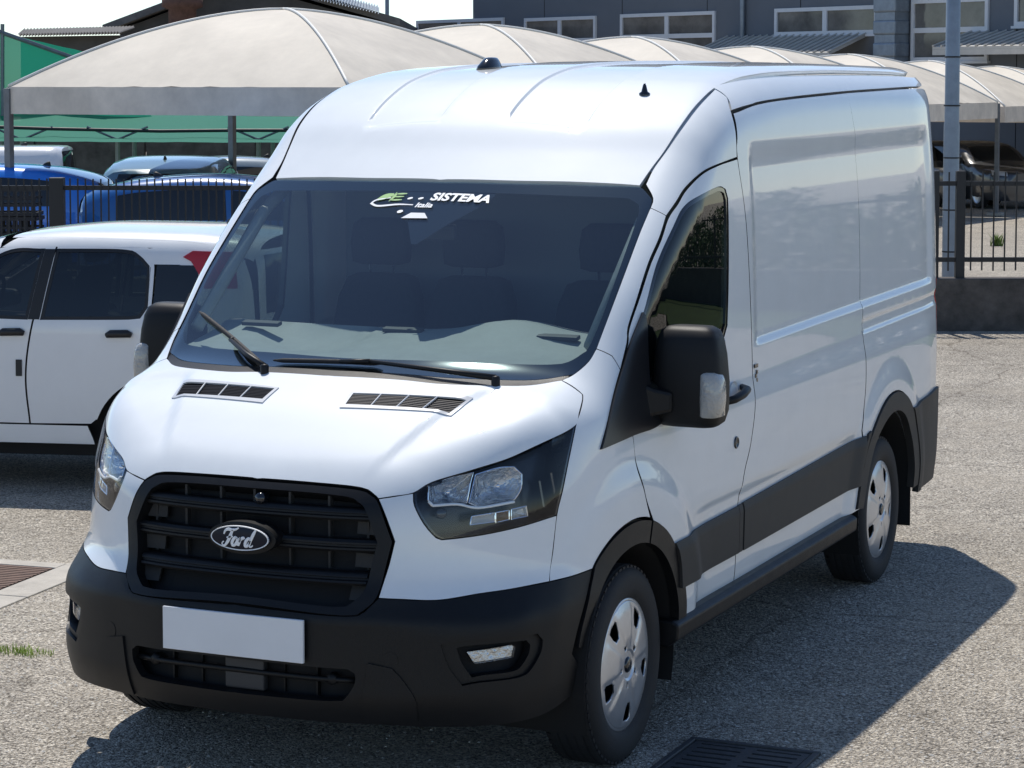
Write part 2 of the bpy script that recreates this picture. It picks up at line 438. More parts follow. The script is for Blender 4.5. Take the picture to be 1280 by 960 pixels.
def fmarch(f, Oo, D, tmax, level):
    n = len(Oo); lo = np.zeros(n); hi = np.zeros(n); hit = np.zeros(n, bool)
    act = np.arange(n); pt = np.zeros(n); prev = f(Oo)-level
    for _ in range(900):
        nt = pt + np.clip(prev*.6, .006, .3)
        v = f(Oo[act]+D[act]*nt[:, None])-level
        new = v <= 0; k = act[new]; lo[k] = pt[new]; hi[k] = nt[new]; hit[k] = True
        keep = (~new) & (nt < tmax); act = act[keep]; pt = nt[keep]; prev = v[keep]
        if len(act) == 0: break
    for _ in range(24):
        mid = (lo+hi)/2; ins = f(Oo+D*mid[:, None])-level <= 0
        hi = np.where(ins, mid, hi); lo = np.where(ins, lo, mid)
    return Oo+D*((lo+hi)/2)[:, None], hit
def on_surf(P, f=None, level=0.0, d=None, start=.4):
    """nearest body surface point(s) along d (or the local normal)"""
    f = f or phi; P = np.atleast_2d(np.array([tuple(p) for p in P], float))
    g = fgrad(f, P) if d is None else np.repeat(np.array([d], float), len(P), 0)
    Q, h = fmarch(f, P+g*start, -g, start+1.5, level); return Q

# ------------------------------------------------------------------ ground
HU = Vector((0.91300, 0.40795, 0)); HV = Vector((-0.40795, 0.91300, 0)); H0 = Vector((3.927, -7.608, 0))
def slope(v): return -.02*min(max(v-25, 0), 40)
def site(u, v, z=None):
    """site grid: u along the fence line, v across the yard away from the road"""
    p = H0 + HU*u + HV*v; p.z = slope(v) if z is None else z; return p
SITE_RZ = math.atan2(HU.y, HU.x)
def asphalt():
    m = bpy.data.materials.new('gravel_asphalt'); m.use_nodes = True; n, l = nodes(m); b = n['Principled BSDF']; b.inputs['Roughness'].default_value = .9; b.inputs['Specular IOR Level'].default_value = .25
    tc = n.new('ShaderNodeTexCoord')
    def noise(sc, det=6, ro=.6): t = n.new('ShaderNodeTexNoise'); t.inputs['Scale'].default_value = sc; t.inputs['Detail'].default_value = det; t.inputs['Roughness'].default_value = ro; l.new(tc.outputs['Object'], t.inputs['Vector']); return t
    def vor(sc): t = n.new('ShaderNodeTexVoronoi'); t.inputs['Scale'].default_value = sc; t.inputs['Randomness'].default_value = 1; l.new(tc.outputs['Object'], t.inputs['Vector']); return t
    v1 = vor(128); v2 = vor(60); nb = noise(.42, 8, .66); nm = noise(5, 6, .7); nf = noise(130, 3, .6)
    r1 = n.new('ShaderNodeValToRGB'); e = r1.color_ramp.elements
    e[0].position = .0; e[0].color = (.14, .13, .12, 1); e[1].position = 1; e[1].color = (.86, .82, .74, 1)
    for p, c in ((.22, (.36, .335, .30, 1)), (.5, (.58, .545, .49, 1)), (.8, (.74, .70, .63, 1))): q = e.new(p); q.color = c
    sp = n.new('ShaderNodeSeparateColor'); l.new(v1.outputs['Color'], sp.inputs[0]); 
    l.new(sp.outputs[0], r1.inputs[0])
    r2 = n.new('ShaderNodeValToRGB'); e = r2.color_ramp.elements; e[0].color = (.70, .67, .63, 1); e[0].position = .3; e[1].color = (1.55, 1.50, 1.40, 1); e[1].position = .72
    ad = n.new('ShaderNodeMath'); ad.operation = 'MULTIPLY_ADD'; ad.inputs[1].default_value = .6; l.new(nb.outputs['Fac'], ad.inputs[0])
    a2 = n.new('ShaderNodeMath'); a2.operation = 'MULTIPLY'; a2.inputs[1].default_value = .4; l.new(nm.outputs['Fac'], a2.inputs[0]); l.new(a2.outputs[0], ad.inputs[2]); l.new(ad.outputs[0], r2.inputs[0])
    mx = n.new('ShaderNodeMix'); mx.data_type = 'RGBA'; mx.blend_type = 'MULTIPLY'; mx.inputs[0].default_value = 1; l.new(r1.outputs[0], mx.inputs[6]); l.new(r2.outputs[0], mx.inputs[7])
    # dark pits between stones
    r3 = n.new('ShaderNodeValToRGB'); e = r3.color_ramp.elements; e[0].position = .30; e[0].color = (1, 1, 1, 1); e[1].position = .62; e[1].color = (.40, .38, .355, 1)
    l.new(v2.outputs['Distance'], r3.inputs[0])
    m2 = n.new('ShaderNodeMix'); m2.data_type = 'RGBA'; m2.blend_type = 'MULTIPLY'; m2.inputs[0].default_value = .6; l.new(mx.outputs[2], m2.inputs[6]); l.new(r3.outputs[0], m2.inputs[7])
    nd = noise(.9, 6, .7); rd_ = n.new('ShaderNodeValToRGB'); e = rd_.color_ramp.elements; e[0].position = .50; e[0].color = (0, 0, 0, 1); e[1].position = .72; e[1].color = (.55, .55, .55, 1); l.new(nd.outputs['Fac'], rd_.inputs[0])
    m3 = n.new('ShaderNodeMix'); m3.data_type = 'RGBA'; m3.inputs[7].default_value = (.56, .49, .39, 1); l.new(rd_.outputs[0], m3.inputs[0]); l.new(m2.outputs[2], m3.inputs[6])
    # dark oil spots and a few hairline cracks
    vo = vor(1.1); ro = n.new('ShaderNodeValToRGB'); e = ro.color_ramp.elements; e[0].position = .02; e[0].color = (.45, .44, .43, 1); e[1].position = .11; e[1].color = (1, 1, 1, 1); l.new(vo.outputs['Distance'], ro.inputs[0])
    vc_ = n.new('ShaderNodeTexVoronoi'); vc_.feature = 'DISTANCE_TO_EDGE'; vc_.inputs['Scale'].default_value = .33; wv = noise(1.6, 5, .7); wm = n.new('ShaderNodeMix'); wm.data_type = 'VECTOR'; wm.inputs[0].default_value = .25
    l.new(tc.outputs['Object'], wm.inputs[4]); l.new(wv.outputs['Color'], wm.inputs[5]); l.new(wm.outputs[1], vc_.inputs['Vector'])
    rc_ = n.new('ShaderNodeValToRGB'); e = rc_.color_ramp.elements; e[0].position = .0; e[0].color = (.35, .33, .31, 1); e[1].position = .004; e[1].color = (1, 1, 1, 1); l.new(vc_.outputs['Distance'], rc_.inputs[0])
    m4 = n.new('ShaderNodeMix'); m4.data_type = 'RGBA'; m4.blend_type = 'MULTIPLY'; m4.inputs[0].default_value = .55; l.new(m3.outputs[2], m4.inputs[6]); l.new(ro.outputs[0], m4.inputs[7])
    m5 = n.new('ShaderNodeMix'); m5.data_type = 'RGBA'; m5.blend_type = 'MULTIPLY'; m5.inputs[0].default_value = .7; l.new(m4.outputs[2], m5.inputs[6]); l.new(rc_.outputs[0], m5.inputs[7])
    l.new(m5.outputs[2], b.inputs['Base Color'])
    bp = n.new('ShaderNodeBump'); bp.inputs['Strength'].default_value = 1.0; bp.inputs['Distance'].default_value = .012
    s1 = n.new('ShaderNodeMath'); s1.operation = 'ADD'; l.new(v1.outputs['Distance'], s1.inputs[0]); l.new(v2.outputs['Distance'], s1.inputs[1])
    s2 = n.new('ShaderNodeMath'); s2.operation = 'MULTIPLY_ADD'; s2.inputs[1].default_value = -1; l.new(s1.outputs[0], s2.inputs[0]); l.new(nf.outputs['Fac'], s2.inputs[2])
    l.new(s2.outputs[0], bp.inputs['Height']); l.new(bp.outputs[0], b.inputs['Normal'])
    return m
M['asphalt'] = asphalt()
us = [-700, 700]; vs_ = [-300, 25, 28, 65, 900]
gv = [tuple(site(u, v)) for v in vs_ for u in us]
ground = tag(raw('ground', gv, [(2*i, 2*i+1, 2*i+3, 2*i+2) for i in range(4)], M['asphalt']), kind='structure')
# loose stones lying on the worn surface
def stones(n, name):
    mb_v = []; mb_f = []; base = np.array([(0, 0, .6), (1, 0, .1), (.3, .95, .1), (-.8, .6, .1), (-.8, -.6, .1), (.3, -.95, .1)])
    fs = [(0, 1, 2), (0, 2, 3), (0, 3, 4), (0, 4, 5), (0, 5, 1)]
    for i in range(n):
        x = rng.uniform(-4.2, 5.5); y = rng.uniform(-2.2, 11)
        if rng.random() < .5: x = rng.uniform(-3, 3.2); y = rng.uniform(-2, 4)
        s = .0035+.006*rng.random()**3; a = rng.uniform(0, 6.3); c, sn = math.cos(a), math.sin(a)
        P = base*(1+rng.uniform(-.3, .3, (6, 1)))*s; k = len(mb_v)
        mb_v += [(x+p[0]*c-p[1]*sn, y+p[0]*sn+p[1]*c, max(p[2], 0)) for p in P]; mb_f += [tuple(j+k for j in f) for f in fs]
    return tag(raw(name, mb_v, mb_f, mat('loose_stone', (.5, .475, .43), .9, noise=.5, nscale=30)), 'loose pale grit scattered over the worn asphalt', 'gravel', kind='stuff')
stones(16000, 'loose_gravel')
# ------------------------------------------------------------------ drains, weeds
M['iron'] = mat('cast_iron', (.06, .062, .066), .55, metal=.3, noise=.3, nscale=25, bump=.3, bscale=80)
M['rust'] = mat('rusty_iron', (.16, .10, .075), .8, noise=.35, nscale=18, bump=.3, bscale=60)
M['concrete'] = mat('concrete', (.42, .39, .34), .9, noise=.22, nscale=7, bump=.4, bscale=70)
dc = tag(empty('drain_cover', (1.32, .115, 0)), 'slotted dark iron drain cover beside the front wheel of the van', 'drain cover'); dc.scale = (.93, .93, 1)
b = MB()
for (x0, x1, y0, y1) in ((-.26, .26, .235, .26), (-.26, .26, -.26, -.235), (-.26, -.235, -.235, .235), (.235, .26, -.235, .235)): b.box2((x0, y0, -.03), (x1, y1, .012))
b.build('frame', M['iron'], dc, bevel=.003)
b = MB(); ys = np.linspace(-.20, .20, 8)
b.box2((-.228, -.228, -.03), (-.20, .228, .006)); b.box2((.20, -.228, -.03), (.228, .228, .006)); b.box2((-.022, -.228, -.03), (.022, .228, .006))
for s in (-1, 1):
    b.box2((min(s*.022, s*.20), -.228, -.03), (max(s*.022, s*.20), -.205, .006)); b.box2((min(s*.022, s*.20), .205, -.03), (max(s*.022, s*.20), .228, .006))
    for i in range(7): b.box2((min(s*.022, s*.20), ys[i]+.010, -.03), (max(s*.022, s*.20), ys[i+1]-.010, .006))
b.build('grate', M['iron'], dc)
MB().box2((-.23, -.23, -.02), (.23, .23, .003)).build('sump', M['dark'], dc)
p0, p1, p2 = (-2.749, 1.882), (-2.671, 0.996), (-3.362, 1.904)
gd = tag(empty('gully_grate', (0, 0, 0)), 'rust brown ribbed gully grate in a concrete strip, left of the van', 'drain cover')
A_ = Vector((*(-2.785, 1.907), 0)); B_ = Vector((*(-2.707, 1.160), 0)); ax = (B_-A_).normalized(); pe = Vector((-ax.y, ax.x, 0)); pe = pe if pe.dot(HV) > 0 else -pe
Lg = (B_-A_).length
b = MB()
def slab(mb, a0, a1, w0, w1, z0, z1):
    q = [A_+ax*a0+pe*w0, A_+ax*a1+pe*w0, A_+ax*a1+pe*w1, A_+ax*a0+pe*w1]; mb.prism([(p.x, p.y, z0) for p in q], (0, 0, z1-z0))
st_ = MB(); slab(st_, -.35, Lg+.6, -.20, -.02, -.03, .007); slab(st_, -.35, Lg+.6, .44, .52, -.03, .006); slab(st_, -.12, -.02, -.02, .44, -.03, .0065)
for i, a in enumerate(((-.35, .6), (.61, 1.3), (1.31, Lg+.6))):
    q = MB(); slab(q, a[0], a[1], -.22, -.025, -.03, .007); q.build('kerb_strip', M['concrete'], gd, bevel=.004)
q = MB(); slab(q, -.13, -.025, -.02, .44, -.03, .0065); q.build('kerb_strip', M['concrete'], gd, bevel=.004)
q = MB(); slab(q, -.02, Lg+.6, -.02, .44, -.03, .002); q.build('sump', M['dark'], gd)
for i in range(int((Lg+.5)/.036)):
    q = MB(); slab(q, i*.036, i*.036+.022, -.015, .43, -.02, .008); q.build('bar', M['rust'], gd)
def grass(c, n, rad, h, name, label, stretch=(1, 1), col=(.26, .36, .06)):
    V = []; Fc = []
    for i in range(n):
        a = rng.uniform(0, 6.28); r = rad*rng.random()**.7; x = c[0]+r*math.cos(a)*stretch[0]; y = c[1]+r*math.sin(a)*stretch[1]
        hh = h*rng.uniform(.4, 1.1); t = rng.uniform(0, 6.28); ln = rng.uniform(.2, .9)*hh; w = hh*rng.uniform(.05, .10); dx, dy = math.cos(t), math.sin(t); k = len(V)
        V += [(x-dy*w, y+dx*w, c[2]), (x+dy*w, y-dx*w, c[2]), (x+dx*ln*.4+dy*w*.8, y+dy*ln*.4-dx*w*.8, c[2]+hh*.6), (x+dx*ln*.4-dy*w*.8, y+dy*ln*.4+dx*w*.8, c[2]+hh*.6), (x+dx*ln, y+dy*ln, c[2]+hh)]
        Fc += [(k, k+1, k+2, k+3), (k+3, k+2, k+4)]
    return tag(raw(name, V, Fc, mat(name+'_green', col, .7, noise=.35, nscale=30)), label, 'grass', kind='stuff')
gx, gy = (-1.912, 0.447)
grass((gx, gy, 0), 260, .13, .028, 'grass_tuft', 'low yellow-green weeds growing from the asphalt left of the bumper', (1.25, .55))
wx, wy = (-5.037, 32.723)
# ------------------------------------------------------------------ fence with low wall
M['fence'] = mat('fence_paint', (.012, .013, .015), .5, noise=.2, nscale=10)
M['wall_dark'] = mat('wall_concrete', (.085, .075, .066), .9, noise=.6, nscale=6, bump=.9, bscale=40)
pk_mesh = {}
def fence(u0, u1, v, spacing, zt, zb, zp, ztop, posts, label, wall):
    f = tag(empty('railing_fence', site(u0, v), SITE_RZ), label, 'fence', 'railings across the yard'); L = u1-u0
    for z in (zt, zb): MB().box2((0, -.02, z-.022), (L, .02, z+.022)).build('rail', M['fence'], f)
    me = None
    for i in range(int(L/spacing)):
        x = (i+.5)*spacing
        if any(abs(x+u0-p) < .06 for p, w in posts): continue
        if me is None:
            o = MB().box2((-.007, -.031, zp), (.007, -.0205, ztop)).build('picket', M['fence'], f); me = o.data
        else:
            o = bpy.data.objects.new('picket', me); COL.objects.link(o); o.parent = f
        o.location = (x, 0, random.uniform(-.004, .004))
    for p, w in posts: MB().box2((p-u0-w/2, -w/2, 0), (p-u0+w/2, w/2, ztop+.01)).build('post', M['fence'], f, bevel=.006)
    if wall:
        w = MB(); w.box2((0, -.11, -.1), (L, .13, .50)); MBw = w.build('low_wall', M['wall_dark'], None, bevel=.01); MBw.location = site(u0, v); MBw.rotation_euler = (0, 0, SITE_RZ)
        tag(MBw, wall, 'wall')
PX = lambda px, v: (px-640)/2976*v
FV = 22.6
fence(-13.5, PX(600, FV), FV, .073, 1.358, .60, .52, 1.446, [(PX(71, FV), .135), (PX(-60, FV), .06), (-8.6, .06), (-11, .06), (-13.4, .06), (PX(420, FV), .06)], 'black picket railing behind the white hatchback', 'low dark concrete wall under the railing behind the white hatchback')
fence(PX(600, FV)+.01, 22.0, FV, .107, 1.40, .675, .57, 1.51, [(PX(1171, FV), .05), (PX(1201, FV), .085), (6.6, .06), (8.9, .06), (11.2, .06), (13.5, .06), (15.8, .06), (18.1, .06), (20.4, .06), (PX(800, FV), .06)], 'black picket railing at the right edge behind the van', 'low dark concrete wall under the railing at the right edge')
# lamp pole
M['galv'] = mat('galvanised', (.27, .31, .35), .5, metal=.55, noise=.2, nscale=6)
pole = tag(empty('lamp_pole', site(PX(1189, 25.6), 25.6)), 'tall galvanised pole with black straps behind the right railing', 'pole')
MB().lathe([(.085, 0), (.085, 1.9), (.078, 1.95), (.074, 7.5), (0, 7.5)], 20, 'z').build('shaft', M['galv'], pole, smooth=True)
for z in (.55, 1.00, 1.56, 2.12, 2.64): MB().lathe([(.0865, z-.008), (.088, z-.006), (.088, z+.006), (.0865, z+.008)], 20, 'z').build('strap', M['fence'], pole)
# ------------------------------------------------------------------ canopies
M['membrane'] = mat('canopy_membrane', (.57, .52, .44), .65, noise=.2, nscale=1.3, bump=.2, bscale=4)
M['valance'] = mat('canopy_valance', (.74, .66, .56), .7, noise=.22, nscale=2.2, bump=.1, bscale=20)
M['cord'] = mat('seam_cord', (.80, .79, .74), .5)
M['canopy_steel'] = mat('canopy_steel', (.20, .21, .22), .5, metal=.6, noise=.2, nscale=8)
RA = Vector((.458, .889)); RB = Vector((.889, -.458))
def dome(a, b_): m = max(abs(a), abs(b_)); k = (abs(a)**3+abs(b_)**3)**(1/3)*.45+m*.55; return max(0, 1-m**2.0*.55-k**2*.45) if m < 1 else 0
def make_canopy(cu, cv, label, first):
    c = tag(empty('shade_canopy', site(cu, cv), math.atan2((HU*RA.x+HV*RA.y).y, (HU*RA.x+HV*RA.y).x)), label, 'canopy', 'row of domed parking canopies')
    h = 2.5; n = 18; z0, H = 2.42, 1.0; ph = rng.uniform(0, 6)
    for q in range(4):                                   # four stitched gores meeting on the hips
        vs = []; cq, sq = ((1, 0), (0, 1), (-1, 0), (0, -1))[q]
        for i in range(n+1):
            t = i/n
            for j in range(n+1):
                sj = -1+2*j/n; x, y = t*h, t*h*sj
                z = z0 + H*(1-t**1.75) + (1-sj*sj)*(-.035*math.sin(math.pi*t) + .012*math.sin(9*t+ph+q)*math.sin(5*sj+ph)*t + (.010*math.sin(26*sj+ph)*t**6 if t > .5 else 0))
                vs.append((x*cq-y*sq, x*sq+y*cq, z))
        MB().add(vs, [(i*(n+1)+j, (i+1)*(n+1)+j, (i+1)*(n+1)+j+1, i*(n+1)+j+1) for i in range(n) for j in range(n)]).build('membrane', M['membrane'], c, angle=25)
    for sx, sy in ((1, 1), (1, -1), (-1, 1), (-1, -1)):
        MB().tube([(sx*h*t, sy*h*t, z0+H*(1-t**1.75)+.012) for t in np.linspace(0, 1, 19)], .018, 6).build('hip_seam', M['cord'], c, smooth=True)
        if sx < 0 and not first: continue
        MB().box2((sx*h-.045, sy*h-.045, 0), (sx*h+.045, sy*h+.045, 2.40)).build('post', M['canopy_steel'], c, bevel=.006)
        MB().box2((sx*h-.16, sy*h-.16, 0), (sx*h+.16, sy*h+.16, .06)).build('foot', M['concrete'], c)
    for s in (-1, 1):
        MB().box2((-h-.02, s*h-.012, 2.08), (h+.02, s*h+.012, 2.42)).build('valance', M['valance'], c)
        MB().box2((s*h-.012, -h+.015, 2.08), (s*h+.012, h-.015, 2.42)).build('valance', M['valance'], c)
    for s in (-1, 1):
        MB().tube([(-h, s*h*.96, 2.30), (h, s*h*.96, 2.30)], .03, 6).build('beam', M['canopy_steel'], c); MB().tube([(s*h*.96, -h, 2.26), (s*h*.96, h, 2.26)], .03, 6).build('beam', M['canopy_steel'], c)
    return c
names = ['nearest beige domed canopy, above the blue cars at left', 'second beige domed canopy, just behind the nearest one', 'third beige domed canopy showing above the van roof', 'fourth beige domed canopy, low behind the van roof', 'fifth beige domed canopy, left of the galvanised pole', 'sixth beige domed canopy, beside the galvanised pole', 'farthest beige domed canopy at the right edge']
for k, nm in enumerate(names): make_canopy(-2.97+2.5*k*1.0, 31.1+4.72*k, nm, k == 0)
# ------------------------------------------------------------------ green shade nets
def net_mat():
    m = bpy.data.materials.new('green_net'); m.use_nodes = True; n, l = nodes(m); b = n['Principled BSDF']; o = n['Material Output']
    b.inputs['Base Color'].default_value = (.015, .25, .165, 1); b.inputs['Roughness'].default_value = .7
    tl = n.new('ShaderNodeBsdfTranslucent'); tl.inputs[0].default_value = (.03, .36, .22, 1)
    tr = n.new('ShaderNodeBsdfTransparent'); m1 = n.new('ShaderNodeMixShader'); m1.inputs[0].default_value = .45; l.new(b.outputs[0], m1.inputs[1]); l.new(tl.outputs[0], m1.inputs[2])
    m2 = n.new('ShaderNodeMixShader'); m2.inputs[0].default_value = .05; l.new(m1.outputs[0], m2.inputs[1]); l.new(tr.outputs[0], m2.inputs[2]); l.new(m2.outputs[0], o.inputs[0]); return m
M['net'] = net_mat()
def sheet(name, P00, P10, P11, P01, m, par, nu=24, nv=8, sag=.0):
    A = [Vector(p) for p in (P00, P10, P11, P01)]; vs = []
    for i in range(nu+1):
        for j in range(nv+1):
            a, b_ = i/nu, j/nv; p = (A[0]*(1-a)+A[1]*a)*(1-b_)+(A[3]*(1-a)+A[2]*a)*b_
            p = p + Vector((0, 0, -sag*math.sin(math.pi*((a*4) % 1))*math.sin(math.pi*b_) - sag*.5*math.sin(math.pi*b_)+rng.uniform(-.006, .006))); vs.append(p)
    return raw(name, vs, [(i*(nv+1)+j, (i+1)*(nv+1)+j, (i+1)*(nv+1)+j+1, i*(nv+1)+j+1) for i in range(nu) for j in range(nv)], m, par, True)
nt = tag(empty('shade_net', (0, 0, 0)), 'green shade net roof stretched over the parked cars at left', 'net')
sheet('net_cloth', (-22.991, 26.366, 1.324), (-13.207, 30.738, 1.267), (-17.286, 39.868, 2.016), (-29.381, 34.463, 2.190), M['net'], nt, 40, 8, .10)
MB().tube([(-23.627, 27.177, 1.587), (-22.047, 27.883, 1.544), (-21.256, 28.236, 1.515), (-19.412, 29.060, 1.472), (-18.226, 29.590, 1.486), (-17.040, 30.120, 1.486), (-13.615, 31.651, 1.501)], .035, 6).build('cable', M['fence'], nt, smooth=True)
for px, py in ((28, 172), (147, 173), (168, 172), (323, 173), (340, 170), (500, 172)):
    pass
for i, (bx, v) in enumerate((((-21.683, 28.046, 1.169), 43), ((-20.114, 28.747, 1.169), 43), ((-21.495, 31.415, 1.085), 46), ((-17.794, 29.783, 1.169), 43), ((-19.055, 32.506, 1.085), 46))):
    zt = bx[2]+.18
    MB().tube([(bx[0], bx[1], slope(v)), (bx[0], bx[1], zt)], .045, 8).build('post', M['canopy_steel'], nt)
    for s in (-1, 1): MB().tube([(bx[0], bx[1], zt-.03), tuple(Vector((bx[0], bx[1], zt+.20))+HU*s*.55)], .022, 6).build('strut', M['canopy_steel'], nt)
n2 = tag(empty('shade_net', (0, 0, 0)), 'upright green net screen with a slanting pole at the left edge', 'net', )
sheet('net_cloth', (-27.269, 31.026, 1.657), (-22.270, 33.260, 1.657), (-23.285, 32.806, 2.909), (-27.230, 31.043, 3.901), M['net'], n2, 20, 10, .0)
MB().tube([(-27.163, 30.964, 3.993), (-24.979, 31.940, 3.355), (-23.785, 32.473, 2.892), (-23.085, 32.786, 2.620)], .05, 6).build('pole', M['canopy_steel'], n2)
MB().tube([(-24.933, 31.960, 3.515), (-24.972, 31.943, 0.791)], .04, 6).build('pole', M['canopy_steel'], n2)
# ------------------------------------------------------------------ back wall and sheds at left
M['stone'] = mat('dark_stone', (.075, .072, .068), .9, noise=.6, nscale=2.5, bump=.6, bscale=12)
bw = tag(empty('boundary_wall', site(-32, 56), SITE_RZ), 'dark rough boundary wall behind the parked cars at left', 'wall')
for i in range(15): MB().box2((i*2.6, 0, -.1), (i*2.6+2.56, .25, 2.02+.03*(i % 3))).build('wall_panel', M['stone'], bw, bevel=.02)
bw2 = tag(empty('boundary_wall', site(7.5, 66), SITE_RZ), 'brown concrete wall behind the cars at the right edge', 'wall')
M['brown_wall'] = mat('brown_concrete', (.17, .135, .105), .9, noise=.35, nscale=2, bump=.4, bscale=12)
for i in range(10): MB().box2((i*2.2, 0, -.1), (i*2.2+2.17, .25, 2.05)).build('wall_panel', M['brown_wall'], bw2, bevel=.02)
M['shed_wall'] = mat('shed_wall', (.09, .088, .085), .9, noise=.3, nscale=1.5); M['shed_roof'] = mat('shed_roof', (.14, .135, .13), .8, noise=.4, nscale=2, bump=.3, bscale=8)
def corr(name, a, b_, c_, d_, m, par, n=60, amp=.03):
    """corrugated sheet between edge a-b and edge d-c"""
    A, B, C, D = [Vector(p) for p in (a, b_, c_, d_)]; nr = (B-A).cross(D-A).normalized(); vs = []
    for i in range(n*4+1):
        t = i/(n*4); o = nr*amp*math.sin(2*math.pi*i/4); vs += [A.lerp(B, t)+o, D.lerp(C, t)+o]
    return raw(name, vs, [(2*i, 2*i+2, 2*i+3, 2*i+1) for i in range(n*4)], m, par, True)
s1 = tag(empty('shed'), 'low shed with dark corrugated roof edge at far left', 'building')
corr('roof', (-35.460, 47.081, 3.642), (-32.878, 48.235, 3.708), (-35.782, 53.509, 3.998), (-38.863, 52.133, 3.926), M['shed_roof'], s1, 34, .05)
q = MB(); q.prism([(-35.976, 47.946, 3.616), (-33.437, 49.081, 3.661), (-33.472, 49.065, 0.389), (-36.019, 47.927, 0.389)], tuple(HV*4)); q.build('wall', M['shed_wall'], s1)
s2 = tag(empty('gabled_shed'), 'grey gabled shed with a chimney above the nearest canopy', 'building')
q = MB(); q.prism([(-37.379, 54.986, 0.183), (-37.338, 55.004, 3.994), (-36.703, 55.288, 4.216), (-33.937, 56.524, 5.373), (-29.878, 58.338, 4.142), (-29.892, 58.332, 0.183)], tuple(HV*14)); q.build('wall', M['shed_wall'], s2)
for a, b_ in (((-37.498, 54.276, 3.883), (-33.584, 56.025, 5.470)), ((-33.584, 56.025, 5.470), (-29.155, 58.003, 4.078))):
    A, B = Vector(a), Vector(b_); dn = Vector((0, 0, .22)); q = MB(); q.prism([A, B, B+dn, A+dn], tuple(HV*15)); q.build('roof_slope', M['shed_roof'], s2)
corr('eave_sheet', (-31.282, 56.396, 4.912), (-29.462, 57.209, 4.452), (-30.929, 60.059, 4.746), (-32.643, 59.293, 5.252), M['galv'], s2, 22, .05)
MB().lathe([(.42, -.6), (.42, .0), (.62, .08), (.62, .32), (.30, .5), (0, .5)], 20, 'z', (-34.769, 54.509, 4.540)).build('chimney', mat('terracotta', (.14, .075, .055), .9, noise=.4, nscale=6), s2, smooth=True)
# ------------------------------------------------------------------ grey building at the back
M['facade'] = mat('facade_grey', (.135, .15, .17), .8, noise=.10, nscale=.8)
M['frame_white'] = mat('frame_white', (.66, .67, .68), .45, noise=.05, nscale=4)
M['pane'] = mat('window_pane', (.14, .135, .125), .06, spec=.6, noise=.5, nscale=1.2)
M['awning'] = mat('awning_sheet', (.50, .48, .44), .5, noise=.15, nscale=3)
FXv = (HU*.584-HV*.812); FRZ = math.atan2(FXv.y, FXv.x)
bl = tag(empty('grey_building', (-16.919, 59.747, 2.364)[:2] + (-.8,), FRZ), 'blue-grey two-storey building with white windows at the back', 'building')
MB().box2((-16.8, 0, 0), (22, 8, 11)).build('wall', M['facade'], bl)
for x in (-12.6, -8.4, -4.2, 0, 4.2, 8.4): MB().box2((x-.012, -.006, 0), (x+.012, .02, 11)).build('joint', M['dark'], bl)
def window(x0, x1, z0, z1, cols, rows, par=bl):
    z0 += .8; z1 += .8
    w = MB(); t = .11
    for xa, xb, za, zb in ((x0, x1, z1-t, z1), (x0, x1, z0, z0+t), (x0, x0+t, z0+t, z1-t), (x1-t, x1, z0+t, z1-t)): w.box2((xa, -.07, za), (xb, .03, zb))
    f = w.build('window', M['frame_white'], par)
    cw = (x1-x0-2*t)/cols; rh = (z1-z0-2*t)/rows
    for i in range(1, cols): MB().box2((x0+t+i*cw-.09, -.06, z0+t), (x0+t+i*cw+.09, .02, z1-t)).build('mullion', M['frame_white'], f)
    for j in range(1, rows): MB().box2((x0+t, -.055, z0+t+j*rh-.07), (x1-t, .02, z0+t+j*rh+.07)).build('transom', M['frame_white'], f)
    for i in range(cols):
        for j in range(rows): MB().box2((x0+t+i*cw, -.012, z0+t+j*rh), (x0+t+(i+1)*cw, -.004, z0+t+(j+1)*rh)).build('pane', M['pane'], f)
    MB().box2((x0-.06, -.12, z0-.07), (x1+.06, .0, z0-.002)).build('sill', M['frame_white'], f)
def W(a, b_, cols, rows): window(a[0], b_[0], b_[1], a[1], cols, rows)
W((-20.315, 4.557), (-14.891, 2.967), 2, 2); W((-13.677, 4.501), (-9.729, 2.936), 2, 2); W((-8.435, 4.517), (-3.778, 3.047), 2, 2); W((-1.070, 4.515), (3.224, 3.713), 2, 1); W((4.556, 4.619), (7.412, 2.920), 2, 2); W((8.341, 4.683), (11.062, 3.830), 2, 1)
for a in ((-2.455, 3.614), (-22.187, 3.892)):
    MB().tube([(a[0], -.10, 0), (a[0], -.10, 11)], .075, 10).build('downpipe', M['galv'], bl, smooth=True)
a, b_ = (3.621, 4.645), (4.489, 3.073)
dk = MB(); zz = np.arange(-.5, 11, .62)
for z in zz: dk.lathe([(.0, z), (.50*1.41*.5, z)], 4, 'z', ((a[0]+b_[0])/2, -.35, 0))
d0 = empty('duct', (0, 0, 0)); d0.parent = bl
for i, z in enumerate(zz): MB().box2((a[0], -.62, z), (b_[0], -.02, z+.40)).build('duct_segment', M['galv'], d0, bevel=.05); MB().box2((a[0]+.04, -.58, z+.40), (b_[0]-.04, -.03, z+.62)).build('duct_collar', M['galv'], d0)
